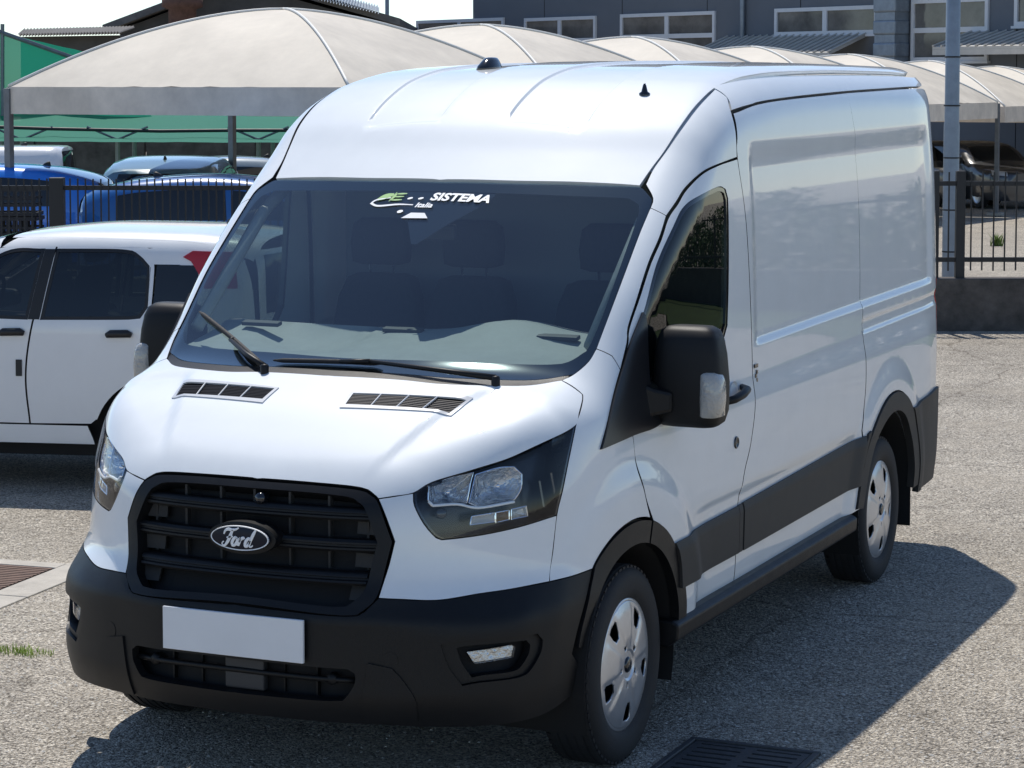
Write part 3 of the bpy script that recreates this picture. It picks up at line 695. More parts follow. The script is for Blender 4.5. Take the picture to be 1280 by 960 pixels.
def awning(a, b_, zoff=0):
    z0, z1 = b_[1]+.8, a[1]+.8; x0, x1 = a[0], b_[0]; aw = empty('awning'); aw.parent = bl
    q = MB(); q.add([(x0, -1.5, z0), (x1, -1.5, z0), (x1, -.02, z1), (x0, -.02, z1), (x0, -1.5, z0-.07), (x1, -1.5, z0-.07), (x1, -.02, z1-.07), (x0, -.02, z1-.07)], [(0, 1, 2, 3), (7, 6, 5, 4), (0, 4, 5, 1), (1, 5, 6, 2), (3, 2, 6, 7), (0, 3, 7, 4)]); q.build('sheet', M['awning'], aw)
    n = int((x1-x0)/.30)
    for i in range(n+1):
        x = x0+.03+(x1-x0-.06)*i/n; MB().tube([(x, -1.52, z0+.02), (x, -.03, z1+.02)], .035, 5).build('rib', M['awning'], aw)
    MB().box2((x0, -1.50, z0-.22), (x1, -1.46, z0-.072)).build('fascia', M['awning'], aw)
    MB().box2((x1-.06, -1.46, z0-1.2), (x1-.01, -.02, z0-.08)).build('side', M['shed_wall'], aw)
awning((-3.226, 3.721), (2.817, 3.178)); awning((6.789, 3.698), (12.357, 3.285))
# ------------------------------------------------------------------ planting beyond the yard on the right (mirrored in the van's side)
M['leaf'] = mat('hedge_leaf', (.055, .11, .025), .6, noise=.5, nscale=8)
M['lawn'] = mat('lawn', (.045, .075, .02), .9, noise=.4, nscale=3, bump=.5, bscale=40)
tag(raw('lawn', [tuple(site(u, v, .006+slope(v))) for u, v in ((6.8, 20.5), (24, 20.5), (24, 22.4), (6.8, 22.4))], [(0, 1, 2, 3)], M['lawn']), kind='structure')
def hedge(u0, u1, v, w, h, n, label):
    V = []; Fc = []
    for i in range(n):
        u = rng.uniform(u0, u1); t = rng.random(); hh = h*(.8+.2*math.sin(u*2.1)+.1*math.sin(u*5.3))
        p = site(u, v+rng.normal(0, w*.4)); p.z += hh*t; s = rng.uniform(.04, .09); a, c = rng.normal(size=3), rng.normal(size=3); a /= np.linalg.norm(a); c -= a*(a@c); c /= np.linalg.norm(c); k = len(V); q = np.array(p)
        V += [tuple(q-a*s), tuple(q+c*s*.5), tuple(q+a*s), tuple(q-c*s*.5)]; Fc.append((k, k+1, k+2, k+3))
    o = raw('hedge', V, Fc, M['leaf']); return tag(o, label, 'hedge')
hedge(7.5, 24, 26.0, .6, 1.75, 18000, 'leafy hedge beyond the railing, right of the van')
wd_ = Vector((wx, wy, 0)); grass(tuple(site(PX(1247, 38), 38)), 70, .10, .20, 'weed', 'tall green weed behind the right railing', (1, 1), (.12, .19, .03))

# ------------------------------------------------------------------ the white van
OL = {   # panel outlines on the body, metres in the van frame
 'a_pillar': [(0.845, 0.006, 1.441), (0.893, 0.034, 1.415), (0.921, 0.042, 1.367), (0.915, 0.118, 1.455), (0.908, 0.145, 1.503), (0.908, 0.217, 1.581), (0.904, 0.352, 1.713), (0.906, 0.46, 1.801), (0.9, 0.547, 1.876), (0.87, 0.537, 1.893), (0.843, 0.534, 1.904), (0.844, 0.428, 1.822), (0.848, 0.299, 1.715), (0.849, 0.181, 1.61)],
 'amb': [(0.773, -0.657, 0.971), (0.805, -0.62, 0.975), (0.806, -0.623, 0.944), (0.775, -0.661, 0.938)],
 'bumper': [(0.382, -0.987, 0.664), (0.441, -0.963, 0.678), (0.476, -0.931, 0.719), (0.54, -0.904, 0.716), (0.647, -0.845, 0.711), (0.751, -0.752, 0.723), (0.825, -0.666, 0.728), (0.903, -0.539, 0.734), (0.94, -0.438, 0.736), (0.964, -0.321, 0.74), (0.967, -0.362, 0.679), (0.961, -0.432, 0.568), (0.954, -0.469, 0.485), (0.961, -0.405, 0.445), (0.944, -0.457, 0.339), (0.921, -0.559, 0.315), (0.883, -0.65, 0.302), (0.771, -0.784, 0.299), (0.625, -0.877, 0.306), (0.438, -0.954, 0.33)],
 'cant': [(0.843, 0.534, 1.904), (0.87, 0.537, 1.893), (0.9, 0.547, 1.876), (0.909, 0.626, 1.924), (0.916, 0.707, 1.974), (0.936, 0.833, 2.026), (0.953, 0.971, 2.052), (0.956, 1.179, 2.072), (0.948, 1.19, 2.154), (0.916, 1.216, 2.253), (0.885, 1.266, 2.302), (0.83, 1.245, 2.333), (0.847, 1.056, 2.263), (0.829, 0.883, 2.174), (0.803, 0.782, 2.101), (0.789, 0.61, 1.976), (0.837, 0.575, 1.937)],
 'door': [(0.965, 0.047, 1.145), (0.975, 0.048, 1.09), (0.991, 0.041, 1.008), (1, 0.077, 0.919), (1.002, 0.12, 0.842), (1.007, 0.324, 0.718), (0.983, 0.744, 0.711), (0.987, 1.122, 0.719), (1.005, 1.06, 0.808), (1.008, 1.146, 0.889), (1.009, 1.226, 0.97), (0.991, 1.296, 1.216), (0.977, 1.248, 1.747), (0.956, 1.179, 2.072), (0.953, 0.971, 2.052), (0.936, 0.833, 2.026), (0.916, 0.707, 1.974), (0.909, 0.626, 1.924), (0.9, 0.547, 1.876), (0.906, 0.46, 1.801), (0.904, 0.352, 1.713), (0.908, 0.217, 1.581), (0.908, 0.145, 1.503), (0.915, 0.118, 1.455), (0.921, 0.042, 1.367)],
 'door_glass': [(0.953, 0.221, 1.304), (0.929, 0.231, 1.541), (0.922, 0.384, 1.711), (0.926, 0.555, 1.846), (0.93, 0.65, 1.909), (0.948, 0.76, 1.941), (0.959, 0.954, 1.968), (0.963, 1.026, 1.956), (0.966, 1.046, 1.921), (0.978, 1.024, 1.607), (0.981, 1.003, 1.437), (0.981, 0.939, 1.363), (0.97, 0.596, 1.33)],
 'drl': [(0.592, -0.799, 1.02), (0.606, -0.793, 1.005), (0.669, -0.746, 1.007), (0.707, -0.717, 0.995), (0.739, -0.688, 0.992), (0.812, -0.605, 1.002)],
 'fascia': [(0.442, -0.862, 1.026), (0.483, -0.846, 1.033), (0.544, -0.814, 1.044), (0.554, -0.826, 1.006), (0.585, -0.82, 0.948), (0.619, -0.802, 0.903), (0.634, -0.792, 0.896), (0.732, -0.709, 0.904), (0.826, -0.603, 0.921), (0.903, -0.478, 0.943), (0.899, -0.503, 0.825), (0.903, -0.539, 0.734), (0.825, -0.666, 0.728), (0.751, -0.752, 0.723), (0.647, -0.845, 0.711), (0.54, -0.904, 0.716), (0.476, -0.931, 0.719), (0.49, -0.89, 0.81), (0.505, -0.871, 0.894), (0.467, -0.872, 0.987)],
 'fender': [(0.788, -0.169, 1.348), (0.871, -0.181, 1.305), (0.881, -0.204, 1.29), (0.897, -0.274, 1.25), (0.903, -0.317, 1.218), (0.91, -0.387, 1.127), (0.909, -0.447, 1.016), (0.903, -0.478, 0.943), (0.899, -0.503, 0.825), (0.903, -0.539, 0.734), (0.94, -0.438, 0.736), (0.964, -0.321, 0.74), (0.969, -0.275, 0.762), (0.98, -0.18, 0.814), (0.987, -0.11, 0.838), (0.998, 0.037, 0.847), (1.002, 0.12, 0.842), (1, 0.077, 0.919), (0.991, 0.041, 1.008), (0.975, 0.048, 1.09), (0.965, 0.047, 1.145), (0.958, -0.091, 1.137), (0.947, -0.212, 1.126), (0.934, -0.084, 1.25), (0.921, 0.042, 1.367), (0.893, 0.034, 1.415), (0.845, 0.006, 1.441), (0.836, -0.047, 1.401), (0.813, -0.114, 1.366)],
 'fog': [(0.676, -0.887, 0.578), (0.729, -0.855, 0.587), (0.856, -0.735, 0.586), (0.906, -0.644, 0.582), (0.915, -0.624, 0.56), (0.912, -0.631, 0.522), (0.895, -0.669, 0.473), (0.873, -0.709, 0.454), (0.78, -0.815, 0.451), (0.735, -0.851, 0.444), (0.696, -0.875, 0.51)],
 'foglens': [(0.758, -0.834, 0.543), (0.865, -0.722, 0.553), (0.87, -0.715, 0.544), (0.865, -0.722, 0.514), (0.776, -0.819, 0.506)],
 'grille': [(-0.012, -0.87, 1.065), (0.231, -0.865, 1.063), (0.378, -0.855, 1.056), (0.42, -0.858, 1.041), (0.442, -0.862, 1.026), (0.467, -0.872, 0.987), (0.505, -0.871, 0.894), (0.49, -0.89, 0.81), (0.476, -0.931, 0.719), (0.441, -0.963, 0.678), (0.382, -0.987, 0.664)],
 'headlight': [(0.544, -0.814, 1.044), (0.59, -0.771, 1.076), (0.691, -0.683, 1.108), (0.786, -0.578, 1.141), (0.867, -0.435, 1.187), (0.903, -0.317, 1.218), (0.91, -0.387, 1.127), (0.909, -0.447, 1.016), (0.903, -0.477, 0.943), (0.826, -0.603, 0.921), (0.732, -0.709, 0.904), (0.634, -0.792, 0.896), (0.612, -0.806, 0.911), (0.58, -0.821, 0.956), (0.554, -0.826, 1.006)],
 'hood': [(-0.012, -0.87, 1.065), (0.231, -0.865, 1.063), (0.378, -0.855, 1.056), (0.42, -0.858, 1.041), (0.442, -0.862, 1.026), (0.483, -0.846, 1.033), (0.544, -0.814, 1.044), (0.59, -0.771, 1.076), (0.691, -0.683, 1.108), (0.786, -0.578, 1.141), (0.867, -0.435, 1.187), (0.903, -0.317, 1.218), (0.897, -0.274, 1.25), (0.881, -0.204, 1.29), (0.871, -0.181, 1.305), (0.831, -0.178, 1.33), (0.788, -0.169, 1.348), (0.674, -0.274, 1.336), (0.445, -0.349, 1.338), (0.268, -0.36, 1.346)],
 'ind': [(0.713, -0.718, 0.964), (0.771, -0.659, 0.971), (0.773, -0.663, 0.941), (0.71, -0.725, 0.936)],
 'ind2': [(0.81, -0.613, 0.977), (0.844, -0.567, 0.983), (0.849, -0.566, 0.949), (0.812, -0.617, 0.944)],
 'refl_a': [(0.581, -0.777, 1.073), (0.598, -0.758, 1.087), (0.698, -0.679, 1.106), (0.696, -0.694, 1.079), (0.695, -0.723, 1.01), (0.658, -0.753, 1.01), (0.602, -0.796, 1.005), (0.591, -0.797, 1.025)],
 'refl_b': [(0.705, -0.677, 1.098), (0.761, -0.618, 1.114), (0.799, -0.576, 1.113), (0.821, -0.56, 1.088), (0.825, -0.575, 1.043), (0.814, -0.601, 1.01), (0.727, -0.699, 0.993), (0.701, -0.718, 1.01)],
 'sensor': [(-0.207, 0.465, 1.951), (-0.082, 0.371, 1.886), (0.019, 0.222, 1.774), (0.041, 0.223, 1.775), (0.126, 0.32, 1.845), (0.206, 0.4, 1.902), (0.25, 0.461, 1.945), (0.242, 0.478, 1.959)],
 'wscreen': [(0.445, -0.349, 1.338), (0.674, -0.274, 1.336), (0.788, -0.169, 1.348), (0.813, -0.114, 1.366), (0.836, -0.047, 1.401), (0.845, 0.006, 1.441), (0.849, 0.181, 1.61), (0.848, 0.299, 1.715), (0.844, 0.428, 1.822), (0.843, 0.534, 1.904), (0.837, 0.575, 1.937), (0.789, 0.61, 1.976), (0.772, 0.617, 1.985), (0.538, 0.561, 1.988), (0.293, 0.526, 1.991)],
}
VAN = tag(empty('delivery_van', (0, 0, 0)), 'white high-roof panel van with black bumper and blank plate, in front', 'van')
def full(half):
    """half loop from centre line to centre line -> full symmetric loop"""
    h = [tuple(p) for p in half]
    return h + [(-x, y, z) for x, y, z in reversed(h) if abs(x) > 1e-6]
def both(o): mirror_x(o); return o
def arc(c, r, a0, a1, n=28, x=1.0): return [(x, c[0]+r*math.cos(R(a0+(a1-a0)*i/n)), c[1]+r*math.sin(R(a0+(a1-a0)*i/n))) for i in range(n+1)]
def SD(*yz): return [(1.0, y, z) for y, z in yz]
FC, FO, FI = (-.012, .345), .505, .425
RC, RO, RI = (3.300, .360), .545, .455
PT = M['paint']; BP = M['black_plastic']
V4 = [(.543, -.532, 1.265), (.567, -.406, 1.301), (.141, -.476, 1.308), (.149, -.576, 1.268)]; vc = np.array(V4).mean(0)
VENT_IN = [tuple(vc + (np.array(p)-vc)*np.array((.94, .72, .72))) for p in V4]
# --- bonnet, fascia, fenders
hood = patch('bonnet', [(0, -.872, 1.065)] + OL['hood'][1:] + [(0, -.372, 1.345)], PT, VAN, spacing=.02, sym=True, d=(.25, -.55, .8), gap=.0022, holes=[VENT_IN])
both(patch('front_fascia', OL['fascia'], PT, VAN, spacing=.02, gap=.0018))
fen = OL['fender'][:11] + [(0.964, -.321, .740)] + [(.97, y, z) for _, y, z in arc(FC, FO, 126, 74, 12)] + OL['fender'][17:]
both(patch('front_fender', fen, PT, VAN, spacing=.02, gap=.0018))
both(patch('a_pillar', OL['a_pillar'], PT, VAN, spacing=.02, gap=.0016))
CANT = OL['cant'][:11] + [(.836, 1.262, 2.335), (.834, 1.06, 2.262), (.825, .9, 2.18), (.808, .782, 2.10), (.791, .70, 2.04), (.784, .628, 1.98)] + OL['cant'][16:]
both(patch('roof_corner', CANT, PT, VAN, spacing=.02, gap=.0016))
DIT = [(.772, .612, 1.98), (.786, .70, 2.04), (.803, .782, 2.10), (.820, .9, 2.18), (.829, 1.06, 2.26), (.831, 1.25, 2.33), (.832, 1.45, 2.37), (.832, 1.8, 2.39)]
ribs = [[(sx, yy, 2.3) for yy in np.arange(.83, 4.1, .03)] for sx in (.139, .1435, .148, .151, .464, .467, .4715, .476)] + [[(xx, yy, 2.2) for xx in np.arange(.152, .465, .02)] for yy in (.78, .79, .80, .81, .82)]
roof = patch('roof', [(0, .514, 1.99), (.293, .530, 1.99), (.538, .567, 1.988)] + DIT + [(.832, 3.0, 2.39), (.832, 4.1, 2.38), (.815, 4.30, 2.37), (.75, 4.38, 2.37), (.4, 4.42, 2.38), (0, 4.43, 2.39)],
             PT, VAN, spacing=.03, sym=True, d=(.04, -.3, 1), gap=.0025, rim=.02, lines=ribs, start=.9, flange=False)
rail = [(.836, y, 2.36) for y in (1.27, 1.6, 2.2, 3.0, 3.8, 4.15)] + [(.83, 4.32, 2.37), (.87, 4.33, 2.345)] + [(.905, 4.1, 2.341), (.919, 2.8, 2.322), (.923, 1.665, 2.29), (.920, 1.45, 2.273), (.916, 1.23, 2.253), (.888, 1.266, 2.302)]
both(patch('roof_rail', rail, PT, VAN, spacing=.025, d=(.7, 0, .7), gap=.001, flange=False))
# drip channel under the roof joint
DL = DIT[1:] + [(.834, y, 2.38) for y in (2.4, 3.0, 3.6, 4.2)]
both(patch('drip_channel', [(x-.012, y, z) for x, y, z in DL] + [(x+.016, y, z) for x, y, z in DL[::-1]], PT, VAN, spacing=.03, d=(.5, -.2, .85), level=-.014, rim=0, gap=0, start=.6))
# --- sides
door = SD((.047, 1.145), (.046, 1.09), (.048, 1.008), (.077, .919)) + arc(FC, FO, 72, 8, 14) + SD((.50, .41), (1.125, .42), (1.125, .72), (1.14, .84), (1.225, .97), (1.285, 1.2), (1.25, 1.75), (1.185, 2.07)) + [(1., y, z) for _, y, z in OL['door'][14:]]
gl = [(1., y, z) for _, y, z in OL['door_glass']]
dr = both(patch('front_door', door, PT, VAN, spacing=.02, d=(1, 0, .08), gap=.003, holes=[gl]))
both(patch('door_window', gl, M['side_glass'], dr, spacing=.05, d=(1, 0, .08), gap=.006, level=-.008, rim=0))
g2 = np.array([(p[1], p[2]) for p in smooth_line(gl, .04)])
gi = [(1., a, b) for a, b in shrink(g2, .014)]
both(patch('window_seal', gl, M['gloss_black'], dr, spacing=.04, d=(1, 0, .08), gap=-.001, level=-.003, rim=.02, holes=[gi]))
GUT = [(4.1, 2.341), (2.8, 2.322), (1.665, 2.29), (1.225, 2.25)]
seam = [(2.80, 2.322), (2.83, 2.20), (2.88, 2.01), (2.89, 1.54), (2.875, 1.285), (2.87, 1.03), (2.85, .92), (2.80, .79)]
slide = SD((1.125, .42), (2.72, .42)) + SD(*[(p[1], p[2]) for p in arc(RC, RO, 172, 146, 8)]) + SD(*seam[::-1]) + SD((1.665, 2.29), (1.225, 2.25), (1.20, 2.15), (1.185, 2.07), (1.25, 1.75), (1.285, 1.2), (1.225, .97), (1.14, .84), (1.125, .72))
edge = lambda y0, y1: [[(1., yy, zz + .012*(yy-1.3)) for yy in np.arange(y0, y1, .03)] for zz in (1.315, 1.325, 1.335, 1.345, 1.355)] + [[(1., yy, zz + .008*(yy-1.3)) for yy in np.arange(y0, y1, .03)] for zz in (2.02, 2.06, 2.10, 2.14)]
both(patch('side_panel', slide, PT, VAN, spacing=.025, d=(1, 0, .08), gap=.004, lines=edge(1.3, 2.88)))
quarter = SD(*[(p[1], p[2]) for p in arc(RC, RO, 145, 6, 30)]) + SD((3.86, .40), (4.40, .40), (4.44, .6), (4.44, 1.5), (4.435, 2.0), (4.40, 2.20), (4.34, 2.335), (4.1, 2.341)) + SD(*seam)
ext = edge(2.88, 4.25) + [[(1., yy, zz + .012*(yy-1.3)) for yy in np.arange(2.86, 4.3, .03)] for zz in (1.195, 1.208, 1.22, 1.25, 1.262, 1.275)]
both(patch('rear_quarter', quarter, PT, VAN, spacing=.025, d=(1, .12, .08), gap=.004, lines=ext))
patch('rear_doors', full([(0, 4.47, .45), (.80, 4.47, .45), (.86, 4.45, .6), (.88, 4.45, 1.5), (.84, 4.45, 2.2), (.75, 4.43, 2.36), (0, 4.43, 2.40)]), PT, VAN, spacing=.08, d=(0, 1, 0), start=.4)
# --- black cladding: wheel arch trims, mouldings, sill step, rear bumper
def ring(c, ro, ri, a0, a1): return arc(c, ro, a0, a1, 30) + arc(c, ri, a1, a0, 30)
GP = M['grey_plastic']
def phi_m(P): return phi(P) - .017*sst(.742, .675, P[..., 2]-.016*(P[..., 1]-.4))
both(patch('wheel_arch_trim', arc(FC, FO, 75, 127, 24) + SD((-.335, .72), (-.37, .67), (-.428, .565), (-.450, .50)) + arc(FC, FI, 160, 75, 34), BP, VAN, spacing=.02, d=(1, -.15, 0), level=.007, rim=.035, gap=.001))
both(patch('wheel_arch_trim', ring(FC, FO, FI, 74, 4), BP, VAN, spacing=.02, d=(1, 0, 0), level=.008, rim=.035, gap=.001))
both(patch('wheel_arch_trim', ring(RC, RO, RI, 172, 2), GP, VAN, spacing=.025, d=(1, 0, 0), level=.010, rim=.035, gap=.001))
both(patch('side_moulding', SD((.395, .535), (1.105, .535), (1.105, .722), (.34, .712), (.38, .62)), GP, VAN, f=phi_m, spacing=.018, d=(1, 0, .1), level=.003, rim=.022, gap=.001))
both(patch('side_moulding', SD((1.112, .535), (1.155, .535), (1.155, .725), (1.112, .722)), GP, VAN, f=phi_m, spacing=.018, d=(1, 0, .1), level=.001, rim=.022, gap=.001))
both(patch('side_moulding', SD((1.165, .535), (2.765, .540), (2.80, .66), (2.845, .760), (1.165, .726)), GP, VAN, f=phi_m, spacing=.018, d=(1, 0, .1), level=.003, rim=.022, gap=.001))
both(patch('side_moulding', SD((2.778, .55), (2.80, .60), (2.84, .66), (2.905, .772), (2.86, .762), (2.815, .66)), GP, VAN, spacing=.03, d=(1, 0, .1), level=.012, rim=.022, gap=.001))
st = MB(); pr = [(.80, .425), (1.0, .422), (1.024, .408), (1.020, .352), (.98, .325), (.80, .32)]
st.add([(x, y, z) for y in (.36, 2.70) for x, z in pr], [tuple(range(5, -1, -1)), tuple(range(6, 12))] + [(i, (i+1) % 6, 6+(i+1) % 6, 6+i) for i in range(6)])
both(st.build('side_step', BP, VAN, bevel=.008))
both(patch('rear_bumper', SD(*[(p[1], p[2]) for p in arc(RC, RO, 52, 3, 12)]) + SD((3.84, .34), (4.42, .34), (4.44, .60), (4.43, .80), (4.2, .812), (3.68, .785)), GP, VAN, spacing=.03, d=(1, .25, 0), level=.014, rim=.03, gap=.001))
both(patch('tail_lamp', [(.95, 4.41, .86), (.95, 4.41, 1.36), (.90, 4.46, 1.36), (.90, 4.46, .86)], M['red_lens'], VAN, spacing=.03, d=(.7, .7, 0), level=.006, rim=.02, gap=0))
# --- bumper
bh = [(0, -1.0, .672)] + OL['bumper'][:10] + [(.967, -.362, .679), (.961, -.432, .568), (.954, -.469, .485), (.958, -.430, .445), (.944, -.457, .339), (.921, -.559, .315), (.883, -.65, .302), (.771, -.784, .299), (.625, -.877, .303), (.438, -.954, .308), (0, -.99, .308), (0, -1.0, .385), (.345, -1.0, .389), (.385, -.99, .40), (.415, -.985, .445), (.418, -.985, .478), (.395, -.99, .493), (0, -1.0, .497)]
bump = patch('front_bumper', bh, BP, VAN, spacing=.02, sym=True, d=(.55, -.84, 0), gap=.0015, rim=.03, holes=[OL['fog']])
FOG = OL['fog']; fc = np.array(FOG).mean(0)
fin = [tuple(fc + (np.array(p)-fc)*.72) for p in FOG]
both(patch('fog_lamp_bezel', FOG, M['black_plastic'], bump, spacing=.015, level=-.012, rim=.03, gap=.001, holes=[fin]))
both(patch('fog_lamp_recess', fin, M['dark'], bump, spacing=.02, level=-.065, rim=0, gap=-.01))
fg = both(patch('fog_lamp', OL['foglens'], M['lens'], VAN, spacing=.012, level=-.026, rim=.02, gap=0))
both(patch('reflector', OL['foglens'], M['reflector'], fg, spacing=.008, level=-.042, rim=0, gap=.001))
# lower skid panel, tow cover
both(patch('tow_cover', [tuple(np.array((.526, -.951, .526)) + np.array((.028*math.cos(a), 0, .028*math.sin(a)))) for a in np.linspace(0, 2*math.pi, 17)[:-1]], BP, bump, spacing=.012, d=(.2, -1, 0), level=.0015, rim=.004, gap=0))
sk = [(.455, -.96, .52), (.53, -.94, .505), (.565, -.93, .465), (.60, -.91, .40), (.60, -.9, .325), (.43, -.95, .316), (.43, -.95, .40), (.445, -.96, .46)]
both(patch('skid_panel', sk, BP, bump, spacing=.02, level=.007, rim=.012, gap=0))
# lower intake
b = MB()
for s in (-1, 1): pass
b.add([(x, YF(.44) + float(G_B(abs(x))) + .07, z) for x in np.linspace(-.46, .46, 13) for z in (.36, .53)], [(2*i, 2*i+2, 2*i+3, 2*i+1) for i in range(12)])
b.build('intake_back', M['dark'], bump)
b = MB()
b.tube([(x, float(YF(.44)) + float(G_B(abs(x))) + .03, .455 - .01*abs(x)) for x in np.linspace(-.41, .41, 15)], .010, 6)
b.build('intake_bar', BP, bump, smooth=True)
for s in (-1, 1): MB().lathe([(0, -.01), (.018, -.008), (.02, 0), (.02, .02)], 14, 'y', (s*.33, -.975, .452)).build('intake_boss', BP, bump, smooth=True)
MB().box((.02, -.985, .45), (.145, .03, .115)).build('radar_block', M['dash_dark'], bump, bevel=.006)
for x in (-.27, -.16, .15, .27): MB().box((x, -.95, .44), (.006, .03, .10)).build('intake_fin', BP, bump)
# --- number plate (blank)
b = MB(); n = 12
ys = lambda x: -1.046 + .05*x*x
vs = [(x, ys(x) + dy, z) for dy in (0, .012) for x in np.linspace(-.262, .262, n+1) for z in (.510, .650)]
fs = [(2*i, 2*i+2, 2*i+3, 2*i+1) for i in range(n)] + [(26+2*i+1, 26+2*i+3, 26+2*i+2, 26+2*i) for i in range(n)]
fs += [(0, 1, 27, 26), (25, 24, 50, 51)] + [(2*i+1, 2*i+3, 26+2*i+3, 26+2*i+1) for i in range(n)] + [(26+2*i, 26+2*i+2, 2*i+2, 2*i) for i in range(n)]
pl = b.add(vs, fs).build('number_plate', M['plate'], VAN, bevel=.002)
MB().box((0, -1.026, .575), (.50, .03, .11)).build('plate_holder', BP, VAN)
# --- grille
GH = [(0, -.872, 1.060)] + [(x, y, z-.004) for x, y, z in OL['grille'][1:4]] + [(x-.003, y, z) for x, y, z in OL['grille'][4:]] + [(0, -1.0, .676)]
GF = full(GH)
gc = np.array([0, -.9, .87])
GI = [(float(gc[0]+(x-gc[0])*.90), y, float(gc[2]+(z-gc[2])*.86)) for x, y, z in GF]
grl = patch('grille_frame', GF, BP, VAN, spacing=.02, d=(0, -1, 0), level=.004, rim=.05, gap=.003, holes=[GI])
GP2 = lambda x, z, off=0.: (x, float(YF(z)) + float(G_F(abs(x))) + off, z)
b = MB(); zs = np.linspace(.66, 1.06, 9); xs = np.linspace(-.50, .50, 17)
b.add([GP2(x, z, .085) for x in xs for z in zs], [(i*9+j, (i+1)*9+j, (i+1)*9+j+1, i*9+j+1) for i in range(16) for j in range(8)])
b.build('grille_back', M['dark'], grl)
def gbar(zc, xe, h, dep, droop=0.0, x0=None):
    """double-ribbed bar following the nose's curve"""
    prof = [(-h/2, .02), (-h/2, -.012), (-h/2+.008, -.020), (-.006, -.020), (-.003, -.013), (.003, -.013), (.006, -.020), (h/2-.008, -.020), (h/2, -.012), (h/2, .02)]
    xs = np.linspace(-xe if x0 is None else x0, xe, 25); k = len(prof); vs = []
    for x in xs:
        zz = zc + droop*(x/.45)**2
        for dz, dy in prof: p = GP2(x, zz+dz, dy+dep); vs.append(p)
    fs = [(i*k+j, (i+1)*k+j, (i+1)*k+(j+1) % k, i*k+(j+1) % k) for i in range(24) for j in range(k)] + [tuple(range(k)), tuple(24*k+j for j in range(k))[::-1]]
    return MB().add(vs, fs)
for zc, xe in ((.972, .425), (.770, .425)): gbar(zc, xe, .040, .03).build('grille_bar', BP, grl, angle=40)
m1 = gbar(.873, .463, .040, .03, x0=.10); m1.build('grille_bar', BP, grl, angle=40)
m2 = MB(); m2.v = [(-x, y, z) for x, y, z in m1.v]; m2.f = [tuple(reversed(f)) for f in m1.f]; m2.build('grille_bar', BP, grl, angle=40)
for x in (-.40, -.27, -.13, 0, .13, .27, .40):
    b = MB()
    for z0, z1 in ((.69, .752), (.79, .853), (.893, .952), (.992, 1.035)):
        if abs(x) < .01 and z0 in (.79, .893): continue
        b = MB(); b.box2((x-.004, float(YF(.87))+float(G_F(abs(x)))+.055, z0), (x+.004, float(YF(.87))+float(G_F(abs(x)))+.08, z1))
        b.build('grille_fin', M['grey_plastic'], grl)
for sx in (-1, 1):
    for z0, z1 in ((.905, .945), (.80, .845), (.70, .745)):
        b = MB(); p = [GP2(sx*.455, z0, .035), GP2(sx*.36, z0, .06), GP2(sx*.36, z1, .06), GP2(sx*.455, z1, .035)]
        b.prism(p, (0, .01, 0)).build('grille_blank', M['grey_plastic'], grl)
MB().lathe([(0, -.012), (.016, -.010), (.020, 0), (.020, .03)], 18, 'y', (.03, -.905, 1.005)).build('front_camera', M['gloss_black'], grl, smooth=True)
# --- oval badge with script
def oval(cx, cz, a, bb, y, dep, name, m, par, n=40, bulge=0.006):
    mb = MB(); vs = [(cx, y-bulge, cz)]; fs = []
    for k, (s, dy) in enumerate(((.5, -bulge*.75), (.85, -bulge*.3), (1, 0), (1, dep))):
        vs += [(cx+a*s*math.cos(2*math.pi*i/n), y+dy, cz+bb*s*math.sin(2*math.pi*i/n)) for i in range(n)]
    for i in range(n): fs.append((0, 1+(i+1) % n, 1+i))
    for k in range(3):
        for i in range(n): fs.append((1+k*n+i, 1+k*n+(i+1) % n, 1+(k+1)*n+(i+1) % n, 1+(k+1)*n+i))
    return mb.add(vs, fs).build(name, m, par, angle=50)
BY = -.985
hold = oval(0, .884, .126, .053, BY+.012, .06, 'badge_holder', BP, grl)
badge = oval(0, .886, .1085, .0405, BY-.002, .02, 'badge', M['badge_blue'], grl)
n = 56; rg = MB(); rv = []
for i in range(n):
    c, s = math.cos(2*math.pi*i/n), math.sin(2*math.pi*i/n)
    rv += [(.104*c, BY-.004, .886+.037*s), (.1075*c, BY-.005, .886+.0402*s), (.1085*c, BY, .886+.0408*s)]
rg.add(rv, [(3*i+j, 3*((i+1) % n)+j, 3*((i+1) % n)+j+1, 3*i+j+1) for i in range(n) for j in range(2)])
rg.build('badge_rim', M['white_print'], badge)
def stroke(paths, sc, org, w, y, m, name, par, bulge=lambda x: 0):
    """lettering as thin raised ribbons: paths of (x, z, relative width)"""
    mb = MB()
    for p in paths:
        P = smooth_line([(a, 0, c) for a, c, _ in p], .04, False, 80)
        W = np.interp(np.linspace(0, 1, len(P)), np.linspace(0, 1, len(p)), [q[2] for q in p]); k = len(P); vs = []
        for i, q in enumerate(P):
            t = (P[min(i+1, k-1)]-P[max(i-1, 0)]).normalized(); nn = Vector((-t.z, 0, t.x)); h = w*W[i]/2
            for s, dy in ((-1, 0), (-.7, -.0012), (.7, -.0012), (1, 0)):
                X = org[0]+(q.x+SHR*q.z)*sc+nn.x*h*s; Z = org[1]+q.z*sc+nn.z*h*s
                vs.append((X, y+dy+bulge(X), Z))
        mb.add(vs, [(4*i+j, 4*(i+1)+j, 4*(i+1)+j+1, 4*i+j+1) for i in range(k-1) for j in range(3)])
    return mb.build(name, m, par)
SHR = .22
